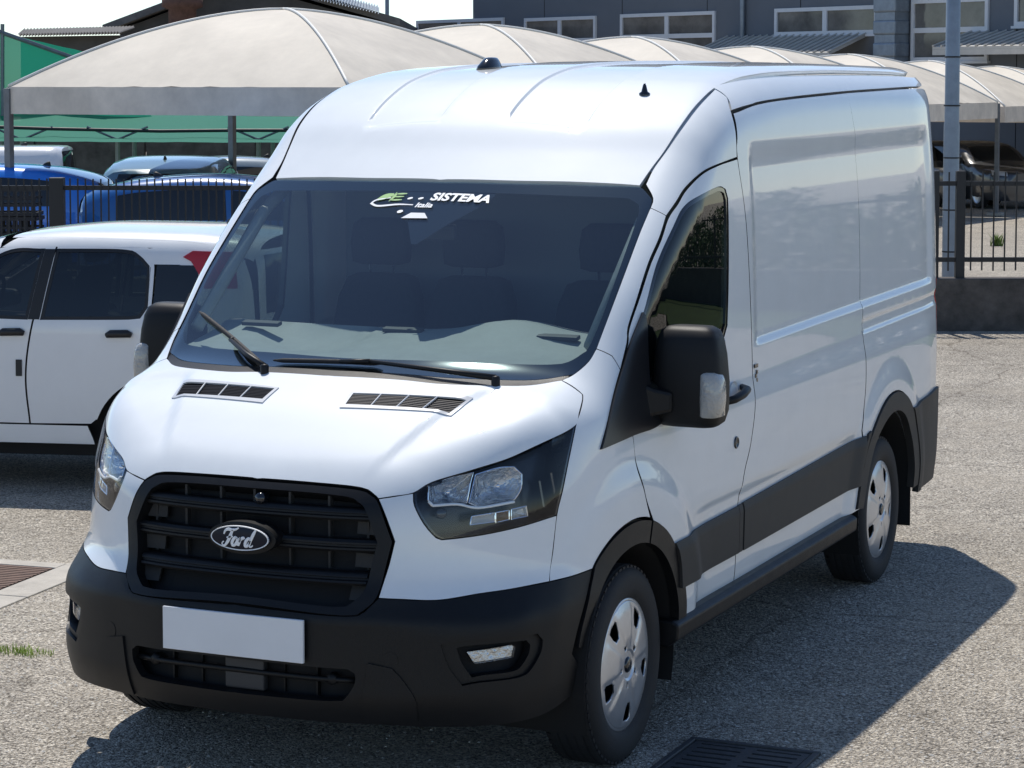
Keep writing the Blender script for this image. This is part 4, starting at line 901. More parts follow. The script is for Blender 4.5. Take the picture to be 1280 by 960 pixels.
F_ = [[(.02, .62, .6), (.06, .78, .9), (.20, .86, 1.2), (.42, .84, 1.2), (.66, .90, .8), (.74, .98, .5)],
      [(.44, .84, .7), (.38, .60, 1.3), (.30, .30, 1.4), (.18, .10, 1.2), (.05, .10, .9), (.02, .22, .6), (.10, .28, .5)],
      [(.20, .46, .6), (.34, .50, 1.0), (.52, .54, .6)]]
O_ = [[(.70, .50, 1.1), (.60, .46, 1.2), (.53, .28, 1.3), (.58, .12, 1.1), (.70, .14, 1.0), (.78, .32, 1.2), (.74, .47, 1.0), (.68, .50, .8)], [(.74, .47, .6), (.84, .44, .6), (.92, .50, .7)]]
R_ = [[(.92, .50, .8), (.92, .36, 1.3), (.86, .12, 1.3)], [(.90, .30, .7), (1.0, .46, 1.0), (1.10, .50, 1.3), (1.13, .44, 1.0)]]
D_ = [[(1.46, .46, 1.0), (1.36, .50, 1.1), (1.25, .36, 1.3), (1.24, .16, 1.2), (1.33, .12, 1.0), (1.43, .24, 1.0), (1.48, .40, .9)], [(1.66, .92, .7), (1.57, .70, 1.3), (1.48, .36, 1.3), (1.48, .14, 1.1), (1.58, .12, .7), (1.66, .20, .5)]]
stroke(F_+O_+R_+D_, .070, (-.067, .853), .0088, BY-.0075, M['white_print'], 'badge_script', badge)

# --- windscreen: cowl, glass, black border, sensor patch, sticker
WL = OL['wscreen']
low = [(0, -.372, 1.345), (.268, -.360, 1.346), (.445, -.349, 1.338), (.674, -.274, 1.336), (.788, -.169, 1.348)]
lowg = [(0, -.325, 1.36), (.268, -.312, 1.36), (.445, -.300, 1.36), (.674, -.228, 1.36), (.800, -.128, 1.366)]
patch('cowl_panel', low + lowg[::-1], M['black_plastic'], VAN, spacing=.025, sym=True, d=(.1, -.6, .8), level=-.004, rim=.02, gap=.001, corner=50)
upw = [(.813, -.114, 1.366), (.836, -.047, 1.401), (.845, .006, 1.441), (.849, .181, 1.61), (.848, .299, 1.715), (.844, .428, 1.822), (.843, .534, 1.904), (.835, .575, 1.937), (.785, .607, 1.976), (.770, .608, 1.982), (.538, .555, 1.985), (.293, .520, 1.988), (0, .505, 1.988)]
WH = lowg + upw
ws = patch('windscreen', WH, M['wscreen'], VAN, spacing=.03, sym=True, d=(.05, -.62, .78), level=-.003, rim=0, gap=.002)
CL = full([(0, -.232, 1.39), (.38, -.192, 1.392), (.60, -.138, 1.389), (.722, -.092, 1.385), (.770, -.062, 1.39), (.803, -.020, 1.42), (.817, .01, 1.46), (.824, .167, 1.61), (.815, .382, 1.795), (.805, .50, 1.89), (.790, .535, 1.92), (.749, .549, 1.939), (.499, .498, 1.948), (.25, .472, 1.95), (0, .463, 1.95)])
patch('screen_border', full(WH), M['gloss_black'], ws, spacing=.03, d=(0, -.62, .78), level=-.006, rim=0, gap=.003, holes=[CL])
patch('sensor_patch', OL['sensor'], M['gloss_black'], ws, spacing=.04, d=(0, -.62, .78), level=-.008, rim=0, gap=0)
# faint seal line along the lower screen
def glue(objname, vx, par, m, lev=.0015):
    """flat print laid on the glass; vx = list of (loop of (s,t)) with s to the right, t up along the glass, from the glass centre top"""
    mb = MB()
    for loop in vx:
        q = np.array([(s, .455 + .19*s*s*0 + t*.78, 1.94 + t*.62) for s, t in loop])
        Q = on_surf(q, level=lev, d=(0, -.62, .78))
        f2 = delaunay_2d_cdt([Vector(p) for p in loop], [(i, (i+1) % len(loop)) for i in range(len(loop))], [], 1, 1e-6)
        if len(f2[0]) == len(loop): mb.add([tuple(p) for p in Q], [tuple(f) for f in f2[2]])
    return mb.build(objname, m, par, recalc=False)
def text_loops(txt, size, org, shear=.2, bold=.0, xs=1.0):
    cu = bpy.data.curves.new('t', 'FONT'); cu.body = txt; cu.size = size; cu.shear = shear; cu.offset = bold; cu.resolution_u = 3
    o = bpy.data.objects.new('t', cu); COL.objects.link(o)
    dg = bpy.context.evaluated_depsgraph_get(); me = bpy.data.meshes.new_from_object(o.evaluated_get(dg))
    bpy.data.objects.remove(o)
    V = [(v.co.x*xs+org[0], v.co.y+org[1]) for v in me.vertices]; Fc = [tuple(p.vertices) for p in me.polygons]
    return V, Fc
def print_text(name, m, par, *items):
    mb = MB()
    for V, Fc in items:
        q = np.array([(s, .455 + t*.78, 1.94 + t*.62) for s, t in V])
        Q = on_surf(q, level=.0012, d=(0, -.62, .78)); mb.add([tuple(p) for p in Q], Fc)
    return mb.build(name, m, par, recalc=False)
# letters "SISTEMA", the first one half worn away, "Italia", a leaf-and-E emblem and a swoosh
def ribbon(path, w):
    P = smooth_line([(a, 0, c) for a, c in path], .006, False, 80); L = []; Rr = []; k = len(P)
    for i, q in enumerate(P):
        t = (P[min(i+1, k-1)]-P[max(i-1, 0)]).normalized(); h = w/2*math.sin(math.pi*min(max(i/(k-1), .08), .92))**.5
        L.append((q.x-t.z*h, q.z+t.x*h)); Rr.append((q.x+t.z*h, q.z-t.x*h))
    n = len(L); V = L+Rr; return V, [(i, n+i, n+i+1, i+1) for i in range(n-1)]
big = text_loops('SISTEMA', .060, (.002, -.042), .18, .0022, 1.08)
it = text_loops('Italia', .038, (-.045, -.085), .25, .001, 1.0)
sw = ribbon([(-.165, -.030), (-.222, -.042), (-.238, -.062), (-.200, -.078), (-.120, -.070), (-.055, -.072)], .010)
dots = [ribbon([(-.092+.045*i, -.037), (-.072+.045*i, -.030)], .012) for i in range(2)]
spot = ribbon([(-.105, -.115), (-.083, -.108)], .018)
print_text('sticker_print', M['white_print'], ws, big, it, sw, spot, *dots)
leaf = ribbon([(-.218, -.040), (-.19, -.022), (-.160, -.010)], .030); stem = ribbon([(-.152, .003), (-.166, -.052)], .006)
E_ = [ribbon([(-.150, -.008), (-.105, -.006)], .009), ribbon([(-.156, -.025), (-.112, -.023)], .008), ribbon([(-.162, -.044), (-.114, -.042)], .009), ribbon([(-.148, -.006), (-.162, -.046)], .012)]
print_text('sticker_emblem', M['green_print'], ws, leaf, stem, *E_)
wedge = ([(-.075, -.150), (.035, -.148), (.012, -.118), (-.045, -.118)], [(0, 1, 2, 3)])
print_text('sensor_window', M['grey_light'] if 'grey_light' in M else M['plate'], ws, wedge)
# --- wipers
def wiper(arm, blade, name='wiper'):
    w = empty(name); w.parent = VAN
    a = on_surf(arm, level=.022, d=(0, -.62, .78)); bl = on_surf(blade, level=.010, d=(0, -.62, .78))
    MB().tube([tuple(p) for p in a], [.011, .009, .007, .005][:len(a)], 8).build('wiper_arm', M['black_plastic'], w, smooth=True)
    k = [tuple(p) for p in smooth_line([tuple(p) for p in bl], .04, False)]
    MB().tube(k, [.003] + [.009]*(len(k)-2) + [.003], 6).build('wiper_blade', M['rubber'], w, smooth=True)
    MB().tube([tuple(a[-1]), tuple(bl[len(bl)//2])], .009, 8).build('wiper_clip', M['black_plastic'], w, smooth=True)
    MB().lathe([(0, .008), (.012, .006), (.015, 0), (.015, -.03)], 14, 'z', tuple(a[0])).build('wiper_pivot', M['black_plastic'], w, smooth=True)
wiper([(-.262, -.352, 1.35), (-.40, -.25, 1.38), (-.52, -.149, 1.41)], [(-.30, -.315, 1.36), (-.52, -.135, 1.42), (-.765, .03, 1.495)])
wiper([(.60, -.285, 1.345), (.40, -.29, 1.355), (.12, -.285, 1.376)], [(-.268, -.285, 1.37), (.0, -.282, 1.376), (.16, -.277, 1.376)])
# --- bonnet vents
def vent(s):
    o = [(s*V4[0][0], V4[0][1], V4[0][2]), (s*V4[1][0], V4[1][1], V4[1][2]), (s*V4[2][0], V4[2][1], V4[2][2]), (s*V4[3][0], V4[3][1], V4[3][2])]
    if s < 0: o = o[::-1]
    c = np.array(o).mean(0); inn = [tuple(c + (np.array(p)-c)*np.array((.94, .72, .72))) for p in o]
    v = patch('bonnet_vent', o, M['paint_grey'], VAN, spacing=.02, d=(0, -.4, .9), level=.004, rim=.006, gap=0, holes=[inn], corner=20)
    patch('vent_well', inn, M['dark'], v, spacing=.03, d=(0, -.4, .9), level=-.014, rim=0, gap=-.002, corner=20)
    A, B_, C_, D_ = [np.array(p) for p in inn]
    # inn order: outer-front, outer-rear, inner-rear, inner-front (for s>0)
    if s < 0: A, B_, C_, D_ = D_, C_, B_, A
    for k in range(1, 4):
        t = k/4; p = A*(1-t)+D_*t; q = B_*(1-t)+C_*t; Q = on_surf([p, q], level=.002, d=(0, -.4, .9))
        MB().tube([tuple(Q[0]), tuple(Q[1])], .0028, 6).build('vent_divider', M['paint_grey'], v)
    mb = MB()
    for k in range(1, 8):
        t = k/8; p = A*(1-t)+B_*t; q = D_*(1-t)+C_*t; Q = on_surf([p, (p+q)/2, q], level=-.001, d=(0, -.4, .9))
        mb.tube([tuple(x) for x in Q], .0032, 5)
    mb.build('vent_louvre', M['vent_brown'], v)
M['paint_grey'] = mat('vent_frame_grey', (.55, .56, .57), .35, coat=.5); M['vent_brown'] = mat('vent_louvre_dark', (.035, .03, .03), .6)
vent(1); vent(-1)
# --- headlights
def headlight():
    H = OL['headlight']; c = np.array(H).mean(0)
    hl = patch('headlight', H, M['lens'], VAN, spacing=.015, level=.001, rim=0, gap=.004)
    patch('lamp_gasket', H, M['gloss_black'], hl, spacing=.015, level=-.002, rim=.10, gap=.002, holes=[[tuple(c+(np.array(p)-c)*.955) for p in H]])
    patch('lamp_housing', H, M['lamp_black'], hl, spacing=.03, level=-.105, rim=0, gap=.002)
    def bowl(o, dep, m, name, lv=-.018, rim_m=None):
        cc = np.array(o).mean(0); g = fgrad(phi, cc[None])[0]
        lp = [np.array(tuple(p)) for p in smooth_line(o, .012)]; lp = on_surf(lp, level=lv)
        cc = on_surf([cc], level=lv)[0]; n = len(lp); vs = []; fs = []; ks = 7
        for k in range(ks+1):
            t = 1-k/ks*.97
            for p in lp: vs.append(cc+(p-cc)*t - g*dep*(1-t*t))
        for k in range(ks):
            for i in range(n): fs.append((k*n+i, k*n+(i+1) % n, (k+1)*n+(i+1) % n, (k+1)*n+i))
        fs.append(tuple(ks*n+i for i in range(n)))
        r_ = MB().add(vs, fs).build(name, m, hl, smooth=True)
        MB().tube([tuple(p) for p in lp]+[tuple(lp[0])], .0022, 5).build('reflector_edge', M['chrome'], r_)
        return r_, cc, g
    r1, c1, g1 = bowl(OL['refl_a'], .05, M['reflector'], 'reflector')
    r2, c2, g2 = bowl(OL['refl_b'], .055, M['reflector'], 'reflector')
    for rr, cc, gg in ((r1, c1, g1), (r2, c2, g2)):
        k = cc - gg*.012
        MB().tube([tuple(k-gg*.035), tuple(k-gg*.01), tuple(k+gg*.004)], [.010, .009, .005], 12).build('bulb_shield', M['chrome'], rr, smooth=True)
    bowl(OL['ind'], .012, M['ind_lens'], 'indicator', -.022); bowl(OL['ind2'], .03, M['reflector'], 'reflector', -.022); bowl(OL['amb'], .02, M['amber_dim'], 'side_reflector', -.022)
    d_ = on_surf([tuple(p) for p in smooth_line(OL['drl'], .02, False)], level=-.012)
    MB().tube([tuple(p) for p in d_], .0045, 6).build('light_guide', M['white_print'], hl, smooth=True)
    e = on_surf([(.632, -.781, .979)], level=-.02)[0]; g = fgrad(phi, e[None])[0]
    MB().tube([tuple(e-g*.03), tuple(e), tuple(e+g*.003)], [.018, .018, .013], 14).build('adjuster_cap', M['gloss_black'], hl, smooth=True)
    # dark trim fins at the outer end
    for q in ((.86, -.50, 1.06), (.88, -.45, 1.08), (.895, -.41, 1.07)):
        p = on_surf([q, (q[0], q[1]+.01, q[2]-.09)], level=-.03); MB().tube([tuple(p[0]), tuple(p[1])], .006, 6).build('trim_fin', M['gloss_black'], hl)
    return hl
M['lamp_black'] = mat('lamp_housing', (.012, .013, .015), .22); M['ind_lens'] = mat('indicator_lens', (.55, .55, .56), .25, bump=.8, bscale=260); M['amber_dim'] = mat('amber_dim', (.16, .075, .045), .3)
both(headlight())
# --- mirrors
def rounded_sections(secs, n=28, p=3.2):
    """stack of superellipse sections: (z, cx, cy, half x, half y)"""
    vs = []; fs = []; k = len(secs)
    for z, cx, cy, a, bb in secs:
        for i in range(n):
            g = 2*math.pi*i/n; c, s = math.cos(g), math.sin(g)
            vs.append((cx+a*abs(c)**(2/p)*(1 if c >= 0 else -1), cy+bb*abs(s)**(2/p)*(1 if s >= 0 else -1), z))
    for j in range(k-1):
        for i in range(n): fs.append((j*n+i, j*n+(i+1) % n, (j+1)*n+(i+1) % n, (j+1)*n+i))
    fs += [tuple(range(n-1, -1, -1)), tuple((k-1)*n+i for i in range(n))]
    return MB().add(vs, fs)
mir = empty('door_mirror'); mir.parent = VAN
rounded_sections([(1.140, 1.075, .335, .070, .030), (1.145, 1.075, .335, .098, .055), (1.160, 1.075, .335, .118, .072), (1.20, 1.076, .335, .129, .083), (1.30, 1.076, .335, .131, .086), (1.40, 1.074, .338, .123, .082), (1.455, 1.073, .340, .113, .075), (1.485, 1.072, .342, .101, .064), (1.499, 1.072, .344, .078, .045), (1.502, 1.072, .344, .04, .02)], 32, 4.2).build('mirror_housing', M['black_soft'], mir, smooth=True)
MB().box((1.075, .418, 1.31), (.20, .006, .27)).build('mirror_glass', M['chrome'], mir, bevel=.003)
a = MB(); a.add([(x, y, z) for x, (y0, y1, z0, z1) in ((.94, (.17, .40, 1.17, 1.31)), (.985, (.20, .38, 1.19, 1.285)), (1.04, (.24, .37, 1.20, 1.27))) for y, z in ((y0, z0), (y1, z0), (y1, z1), (y0, z1))],
      [(4*j+i, 4*j+(i+1) % 4, 4*j+4+(i+1) % 4, 4*j+4+i) for j in range(2) for i in range(4)] + [(3, 2, 1, 0), (8, 9, 10, 11)])
a.build('mirror_arm', BP, mir, bevel=.012)
il = rounded_sections([(1.185, 1.168, .290, .030, .044), (1.19, 1.172, .290, .040, .048), (1.25, 1.174, .290, .042, .052), (1.31, 1.172, .292, .041, .051), (1.335, 1.167, .294, .036, .048), (1.345, 1.163, .296, .026, .040)], 20).build('mirror_indicator', M['lens_milk'] if 'lens_milk' in M else M['plate'], mir, smooth=True)
both_m = empty('door_mirror'); both_m.parent = VAN
for k in list(mir.children): mirror_x(k, parent=both_m)
both(patch('mirror_sail', [(.947, -.212, 1.126), (.934, -.084, 1.25), (.921, .042, 1.367), (.918, .121, 1.449), (.926, .228, 1.552), (.935, .238, 1.50), (.953, .226, 1.304), (.976, .34, 1.20), (.976, .36, 1.165), (.974, .214, 1.143), (.965, .047, 1.140)], M['gloss_sail'], VAN, spacing=.02, d=(1, -.1, .15), level=.010, rim=.02, gap=0))
# --- door furniture
h = on_surf([(1., .93, 1.150), (1., .97, 1.157), (1., 1.04, 1.168), (1., 1.10, 1.178), (1., 1.135, 1.183)], d=(1, 0, 0))
h = [tuple(np.array(p)+np.array((dx, 0, 0))) for p, dx in zip(h, (.004, .030, .040, .036, .004))]
both(MB().tube(h, [.014, .016, .017, .017, .013], 10).build('door_handle', BP, dr, smooth=True))
hc = on_surf([(1., 1.045, 1.170)], d=(1, 0, 0))[0]
both(MB().lathe([(.0, -.016), (.030, -.012), (.042, -.002), (.046, .002)], 24, 'x', tuple(hc)).build('handle_cup', PT, dr, smooth=True))
lk = on_surf([(1., 1.039, .980)], d=(1, 0, 0))[0]
both(MB().lathe([(.024, -.004), (.024, .004), (.019, .007), (.017, .002), (0, .003)], 22, 'x', tuple(lk)).build('door_lock', M['gloss_black'], dr, smooth=True))
tg = on_surf([(1., 1.325, 1.20)], d=(1, 0, 0))[0]
b = MB()
for i, (dz, w) in enumerate(((.045, .028), (.02, .010), (.005, .012), (-.012, .010), (-.035, .028))): b.box((tg[0]+.002, tg[1]+(.008 if i % 2 else -.004), tg[2]+dz), (.003, w*1.5, .015))
both(b.build('door_tag', M['gloss_black'], VAN))
# --- wheels
def cover_h(r, th):
    w = math.cos(5*th); sp = min(1, max(0, .5+2.2*(w+.15)))
    base = .012 - .045*max(0, (r-.05)/.17)**2*.35
    return base + (.0045*sp)*min(1, max(0, (r-.05)/.05))*(1-max(0, (r-.19)/.03)) - (.005 if r < .055 else 0)
def make_wheel():
    w = empty('wheel')
    MB().lathe([(.205, -.08), (.225, -.092), (.262, -.104), (.300, -.106), (.325, -.098), (.338, -.082), (.343, -.05), (.344, 0), (.343, .05), (.338, .082), (.325, .098), (.300, .106), (.262, .104), (.240, .096), (.232, .088), (.216, .080)], 64).build('tyre', M['rubber'], w, smooth=True)
    b = MB()
    for rr, ww in ((-.062, .005), (-.03, .006), (0, .006), (.03, .006), (.062, .005)): b.lathe([(.3445, rr-ww), (.3475, rr-ww*.9), (.3475, rr-ww*.9+.018), (.3445, rr+.02)], 64)
    b.build('tread_rib', M['rubber'], w)
    b = MB()
    for i in range(60):
        g = 2*math.pi*i/60
        for s in (-1, 1):
            m3 = Matrix.Rotation(g, 3, 'X') @ Matrix.Rotation(s*.0, 3, 'Z')
            c = m3 @ Vector((s*.074, 0, .3385)); b.box(c, (.024, .022, .010), mtx=m3)
    tag(b.build('tread_block', M['rubber'], w), kind='stuff')
    b = MB(); b.lathe([(.216, .08), (.214, -.06), (.10, -.02), (0, -.02)], 40); b.build('rim', M['dark'], w, smooth=True)
    # cover: trimmed disc with five openings near the rim and small slots round the hub
    n = 90; loops = [[(.224*math.cos(2*math.pi*i/n), .224*math.sin(2*math.pi*i/n)) for i in range(n)]]
    for k in range(5):
        a = 2*math.pi*(k+.5)/5
        pts = [(.135, -.10), (.150, -.19), (.190, -.235), (.200, -.20), (.203, 0), (.200, .10), (.170, .12), (.142, .08)]
        loops.append([(r*math.cos(a+t), r*math.sin(a+t)) for r, t in pts])
        a2 = 2*math.pi*k/5+.33
        loops.append([(r*math.cos(a2+t), r*math.sin(a2+t)) for r, t in ((.062, -.11), (.062, .11), (.080, .13), (.080, -.13))])
    vs = []; es = []
    for lp in loops: s0 = len(vs); vs += [Vector(p) for p in lp]; es += [(s0+i, s0+(i+1) % len(lp)) for i in range(len(lp))]
    for r in np.arange(.008, .222, .008):
        k = max(6, int(2*math.pi*r/.008)); vs += [Vector((r*math.cos(2*math.pi*i/k), r*math.sin(2*math.pi*i/k))) for i in range(k)]
    ov, oe, of, _, _, _ = delaunay_2d_cdt(vs, es, [], 0, 1e-6)
    V2 = np.array([tuple(p) for p in ov]); C2 = np.array([V2[list(t)].mean(0) for t in of]); ok = inside(np.array(loops[0]), C2)
    for lp in loops[1:]: ok &= ~inside(np.array(lp), C2)
    fcs = [t for t, k in zip(of, ok) if k]
    P = [(.092+cover_h(math.hypot(x, y), math.atan2(y, x)), x, y) for x, y in V2]
    mb = MB().add(P, fcs)
    cv = mb.build('wheel_cover', M['silver'], w); me = cv.data
    md = cv.modifiers.new('thick', 'SOLIDIFY'); md.thickness = .006; md.offset = -1
    me.polygons.foreach_set('use_smooth', [True]*len(me.polygons)); me.set_sharp_from_angle(angle=R(14))
    MB().lathe([(.226, .070), (.232, .078), (.230, .088), (.222, .088)], 64).build('cover_lip', M['silver'], w, smooth=True)
    MB().lathe([(0, .108), (.022, .107), (.028, .103), (.029, .09)], 24).build('centre_cap', M['gloss_black'], w, smooth=True)
    return w
wh = make_wheel(); wh.parent = VAN; wh.location = (.868, 0, .343); wh.rotation_euler = (R(24), 0, 0)
for x, y, rx, rz in ((-.868, 0, 40, 180), (.868, 3.3, 30, 0), (-.868, 3.3, 10, 180)):
    c = child_copy(wh, VAN); c.location = (x, y, .343); c.rotation_euler = (R(rx), 0, R(rz))
# wheel wells, underbody, mud flaps
for cy, rr, cz in ((FC[0], FI+.005, FC[1]), (RC[0], RI+.005, RC[1])):
    b = MB(); n = 24; vs = []
    for i in range(n+1):
        g = R(-20+220*i/n)
        for x in (.985, .60): vs.append((x, cy+rr*math.cos(g), cz+rr*math.sin(g)))
    b.add(vs, [(2*i, 2*i+1, 2*i+3, 2*i+2) for i in range(n)])
    b.add([(.60, cy+rr*math.cos(R(-20+220*i/n)), cz+rr*math.sin(R(-20+220*i/n))) for i in range(n+1)], [tuple(range(n+1))])
    both(b.build('wheel_liner', M['liner'], VAN, smooth=True))
b = MB(); b.box2((-.60, -.45, .24), (.60, 4.30, .50)); b.box2((-.90, .46, .30), (.90, 2.72, .50)); b.box2((-.90, 3.8, .36), (.90, 4.4, .50)); b.build('underbody', M['dark'], VAN)
b = MB(); b.tube([(-.85, 3.3, .343), (.85, 3.3, .343)], .05, 12); b.tube([(-.85, 0, .343), (.85, 0, .343)], .04, 12); b.build('axle', M['dark'], VAN)
both(MB().box((.86, 3.80, .33), (.24, .012, .30)).build('mud_flap', M['liner'], VAN, bevel=.004))
# --- roof antennas
a = on_surf([(.61, 1.08, 2.31)], d=(0, 0, 1))[0]
MB().lathe([(.022, -.004), (.022, .004), (.013, .010), (.010, .022), (.007, .034), (.003, .042), (0, .043)], 18, 'z', tuple(a)).build('aerial_stub', M['gloss_black'], VAN, smooth=True)
a = on_surf([(-.27, 1.55, 2.44)], d=(0, 0, 1))[0]
rounded_sections([(a[2]-.006, a[0], a[1], .044, .085), (a[2]+.010, a[0], a[1]+.004, .040, .078), (a[2]+.034, a[0], a[1]+.016, .028, .055), (a[2]+.044, a[0], a[1]+.022, .020, .042), (a[2]+.047, a[0], a[1]+.024, .012, .025)], 20, 2.4).build('shark_fin_aerial', M['gloss_black'], VAN, smooth=True)
# --- cab interior
cab = empty('cab_interior'); cab.parent = VAN
prof = [(-.22, 1.365), (-.10, 1.39), (.08, 1.425), (.22, 1.45), (.30, 1.447), (.36, 1.41), (.40, 1.32), (.44, 1.12), (.40, .80), (-.2, .80)]
b = MB(); xs = np.linspace(-.80, .80, 33); k = len(prof); vs = []
for x in xs:
    for y, z in prof:
        zz = z + (.050*math.exp(-((x-.42)/.20)**2)*(1 if .15 < y < .4 else .15 if y <= .15 and y > -.2 else 0)) - (.055*math.exp(-((x+.35)/.22)**4)*(1 if .05 < y < .28 else 0))
        vs.append((x, y + .19*x*x*(1 if y < .2 else .5), zz))
b.add(vs, [(i*k+j, (i+1)*k+j, (i+1)*k+j+1, i*k+j+1) for i in range(32) for j in range(k-1)])
b.build('dashboard', M['dash'], cab, angle=45)
for x in (-.60, .0, .62): MB().box((x, .20, 1.452), (.16, .035, .016), mtx=Matrix.Rotation(.2, 3, 'X')).build('air_vent', M['dash_dark'], cab, bevel=.004)
b = MB(); b.tube([(.42+.19*math.cos(t), .62-.19*math.sin(t)*.42, 1.24+.19*math.sin(t)*.9) for t in np.linspace(0, 2*math.pi, 33)], .015, 8, caps=False); b.tube([(.42, .62, 1.24), (.42, .40, 1.13)], .03, 8)
b.box((.42, .62, 1.235), (.20, .05, .09)); b.tube([(.24, .62, 1.24), (.60, .62, 1.24)], .014, 6); b.build('steering_wheel', M['dash_dark'], cab, smooth=True)
def seat(x, w):
    s = MB(); s.v = []; q = rounded_sections([(.98, x, 1.02, w, .07), (1.02, x, 1.02, w+.01, .085), (1.25, x, 1.06, w+.005, .085), (1.48, x, 1.11, w-.02, .075), (1.56, x, 1.125, w-.05, .06), (1.575, x, 1.127, w-.09, .04)], 24, 4)
    q.build('seat_back', M['fabric'], cab, smooth=True)
    rounded_sections([(.82, x, .80, w, .26), (.86, x, .80, w+.01, .28), (.96, x, .80, w, .27), (.985, x, .80, w-.04, .22)], 24, 4).build('seat_cushion', M['fabric'], cab, smooth=True)
    rounded_sections([(1.615, x, 1.115, .09, .035), (1.625, x, 1.115, .125, .05), (1.70, x, 1.115, .132, .055), (1.78, x, 1.118, .122, .05), (1.805, x, 1.12, .09, .03)], 20, 3.5).build('headrest', M['fabric'], cab, smooth=True)
    for dx in (-.055, .055): MB().tube([(x+dx, 1.13, 1.55), (x+dx, 1.118, 1.63)], .006, 6).build('headrest_post', M['chrome'], cab)
seat(.46, .235); seat(-.14, .20); seat(-.56, .20)
MB().box((0, 1.42, 1.40), (1.76, .03, 1.66)).build('bulkhead', M['bulkhead'], cab)
MB().box((0, .55, .78), (1.75, 1.7, .04)).build('cab_floor', M['dash_dark'], cab)
b = MB(); b.add([(x, y, z) for y, z in ((.64, 1.95), (.85, 2.02), (1.40, 2.08)) for x in (-.70, .70)], [(0, 1, 3, 2), (2, 3, 5, 4)]); b.build('headliner', M['bulkhead'], cab)
for s in (-1, 1): MB().tube([(s*.80, .06, 1.44), (s*.80, .56, 1.85), (s*.82, .86, 1.98)], .025, 8).build('pillar_trim', M['dash'], cab, smooth=True)
for s in (-1, 1): MB().box((s*.90, .72, 1.05), (.03, .95, .50)).build('door_card', M['dash_dark'], cab)
MB().box((.02, .44, 1.80), (.16, .03, .06)).build('sensor_cover', M['dash_dark'], cab, bevel=.008)

# ------------------------------------------------------------------ parked cars
M['car_glass'] = mat('car_glass', (.010, .012, .014), .04, spec=.7)
M['car_trim'] = mat('car_trim', (.012, .012, .013), .5)
M['lamp_white'] = mat('lamp_white', (.55, .56, .58), .15, coat=1)
def car_phi(top, L, w, zb, rear_rake=.12, nose=.22):
    T_ = pchip([p[0] for p in top], [p[1] for p in top])
    Wz = pchip([.1, .35, .6, zb-.05, zb+.05, 1.9], [w-.06, w-.01, w, w-.01, w-.03, w-.03-.30*(1.85-zb)])
    def f(P):
        x = np.abs(P[..., 0]); y = P[..., 1]; z = P[..., 2]
        pl_ = .10*sst(.9, 0, y)**2 + .07*sst(L-.8, L, y)**2
        S = x-(Wz(z)-pl_)
        s = (T_(y+.01)-T_(y-.01))/.02
        T = (z-(T_(y)-.05*x*x))/np.sqrt(1+s*s)
        F = nose*(x/w)**2*.8-y
        Rr = y-(L-rear_rake*np.clip(z-.75, 0, 2)-.12*(x/w)**2)
        v = smax(S, T, .13); v = smax(v, F, .10); v = smax(v, Rr, .10); return smax(v, .2-z, .06)
    return f
def shell(f, L, zc, name, m, par, ns=54, na=52):
    ys = .03+(L-.06)*(.5-.5*np.cos(np.pi*np.linspace(.02, .98, ns)))*.0+np.linspace(.03, L-.03, ns)
    th = np.linspace(-.35*np.pi, 1.35*np.pi, na); O_ = []; D_ = []
    for y in ys:
        for t in th: O_.append((2.2*math.cos(t), y, zc+2.2*math.sin(t))); D_.append((-math.cos(t), 0, -math.sin(t)))
    O_ = np.array(O_); D_ = np.array(D_); P, h = fmarch(f, O_, D_, 2.2, 0)
    ok = h.reshape(ns, na).all(1); idx = np.where(ok)[0]; G = P.reshape(ns, na, 3)[idx]; k = len(idx); N = fgrad(f, G.reshape(-1, 3))
    fs = [(i*na+j, i*na+j+1, (i+1)*na+j+1, (i+1)*na+j) for i in range(k-1) for j in range(na-1)]
    fs += [tuple(range(na-1, -1, -1)), tuple((k-1)*na+j for j in range(na))]
    o = raw(name, G.reshape(-1, 3), fs, m, par, True)
    bm = bmesh.new(); bm.from_mesh(o.data); bmesh.ops.recalc_face_normals(bm, faces=bm.faces); bm.to_mesh(o.data); bm.free()
    o.data.set_sharp_from_angle(angle=R(40)); return o
def simple_wheel(par, x, y, r, side):
    w = MB().lathe([(r*.62, -.08), (r*.9, -.10), (r, -.07), (r, .07), (r*.9, .10), (r*.64, .09)], 28, 'x', (x, y, r)).build('wheel', M['rubber'], par, smooth=True)
    MB().lathe([(0, .06*side), (r*.3, .075*side), (r*.6, .07*side), (r*.66, .088*side)], 28, 'x', (x, y, r)).build('hub_cap', M['silver'], w, smooth=True)
TOPS = {'hatch': ([(0, .60), (.08, .72), (.9, .90), (1.15, .96), (1.75, 1.30), (2.05, 1.39), (2.6, 1.43), (3.3, 1.39), (3.75, 1.30), (4.1, 1.16), (4.3, 1.1)], 4.1, .86, .93),
        'suv': ([(0, .72), (.08, .86), (.95, 1.02), (1.2, 1.08), (1.75, 1.42), (2.0, 1.50), (2.6, 1.55), (3.4, 1.52), (3.9, 1.45), (4.3, 1.36), (4.5, 1.3)], 4.3, .89, 1.03),
        'van': ([(0, .75), (.08, .90), (.8, 1.08), (1.0, 1.15), (1.6, 1.62), (1.9, 1.76), (2.6, 1.82), (4.0, 1.82), (4.4, 1.80), (4.7, 1.78)], 4.5, .90, 1.12)}
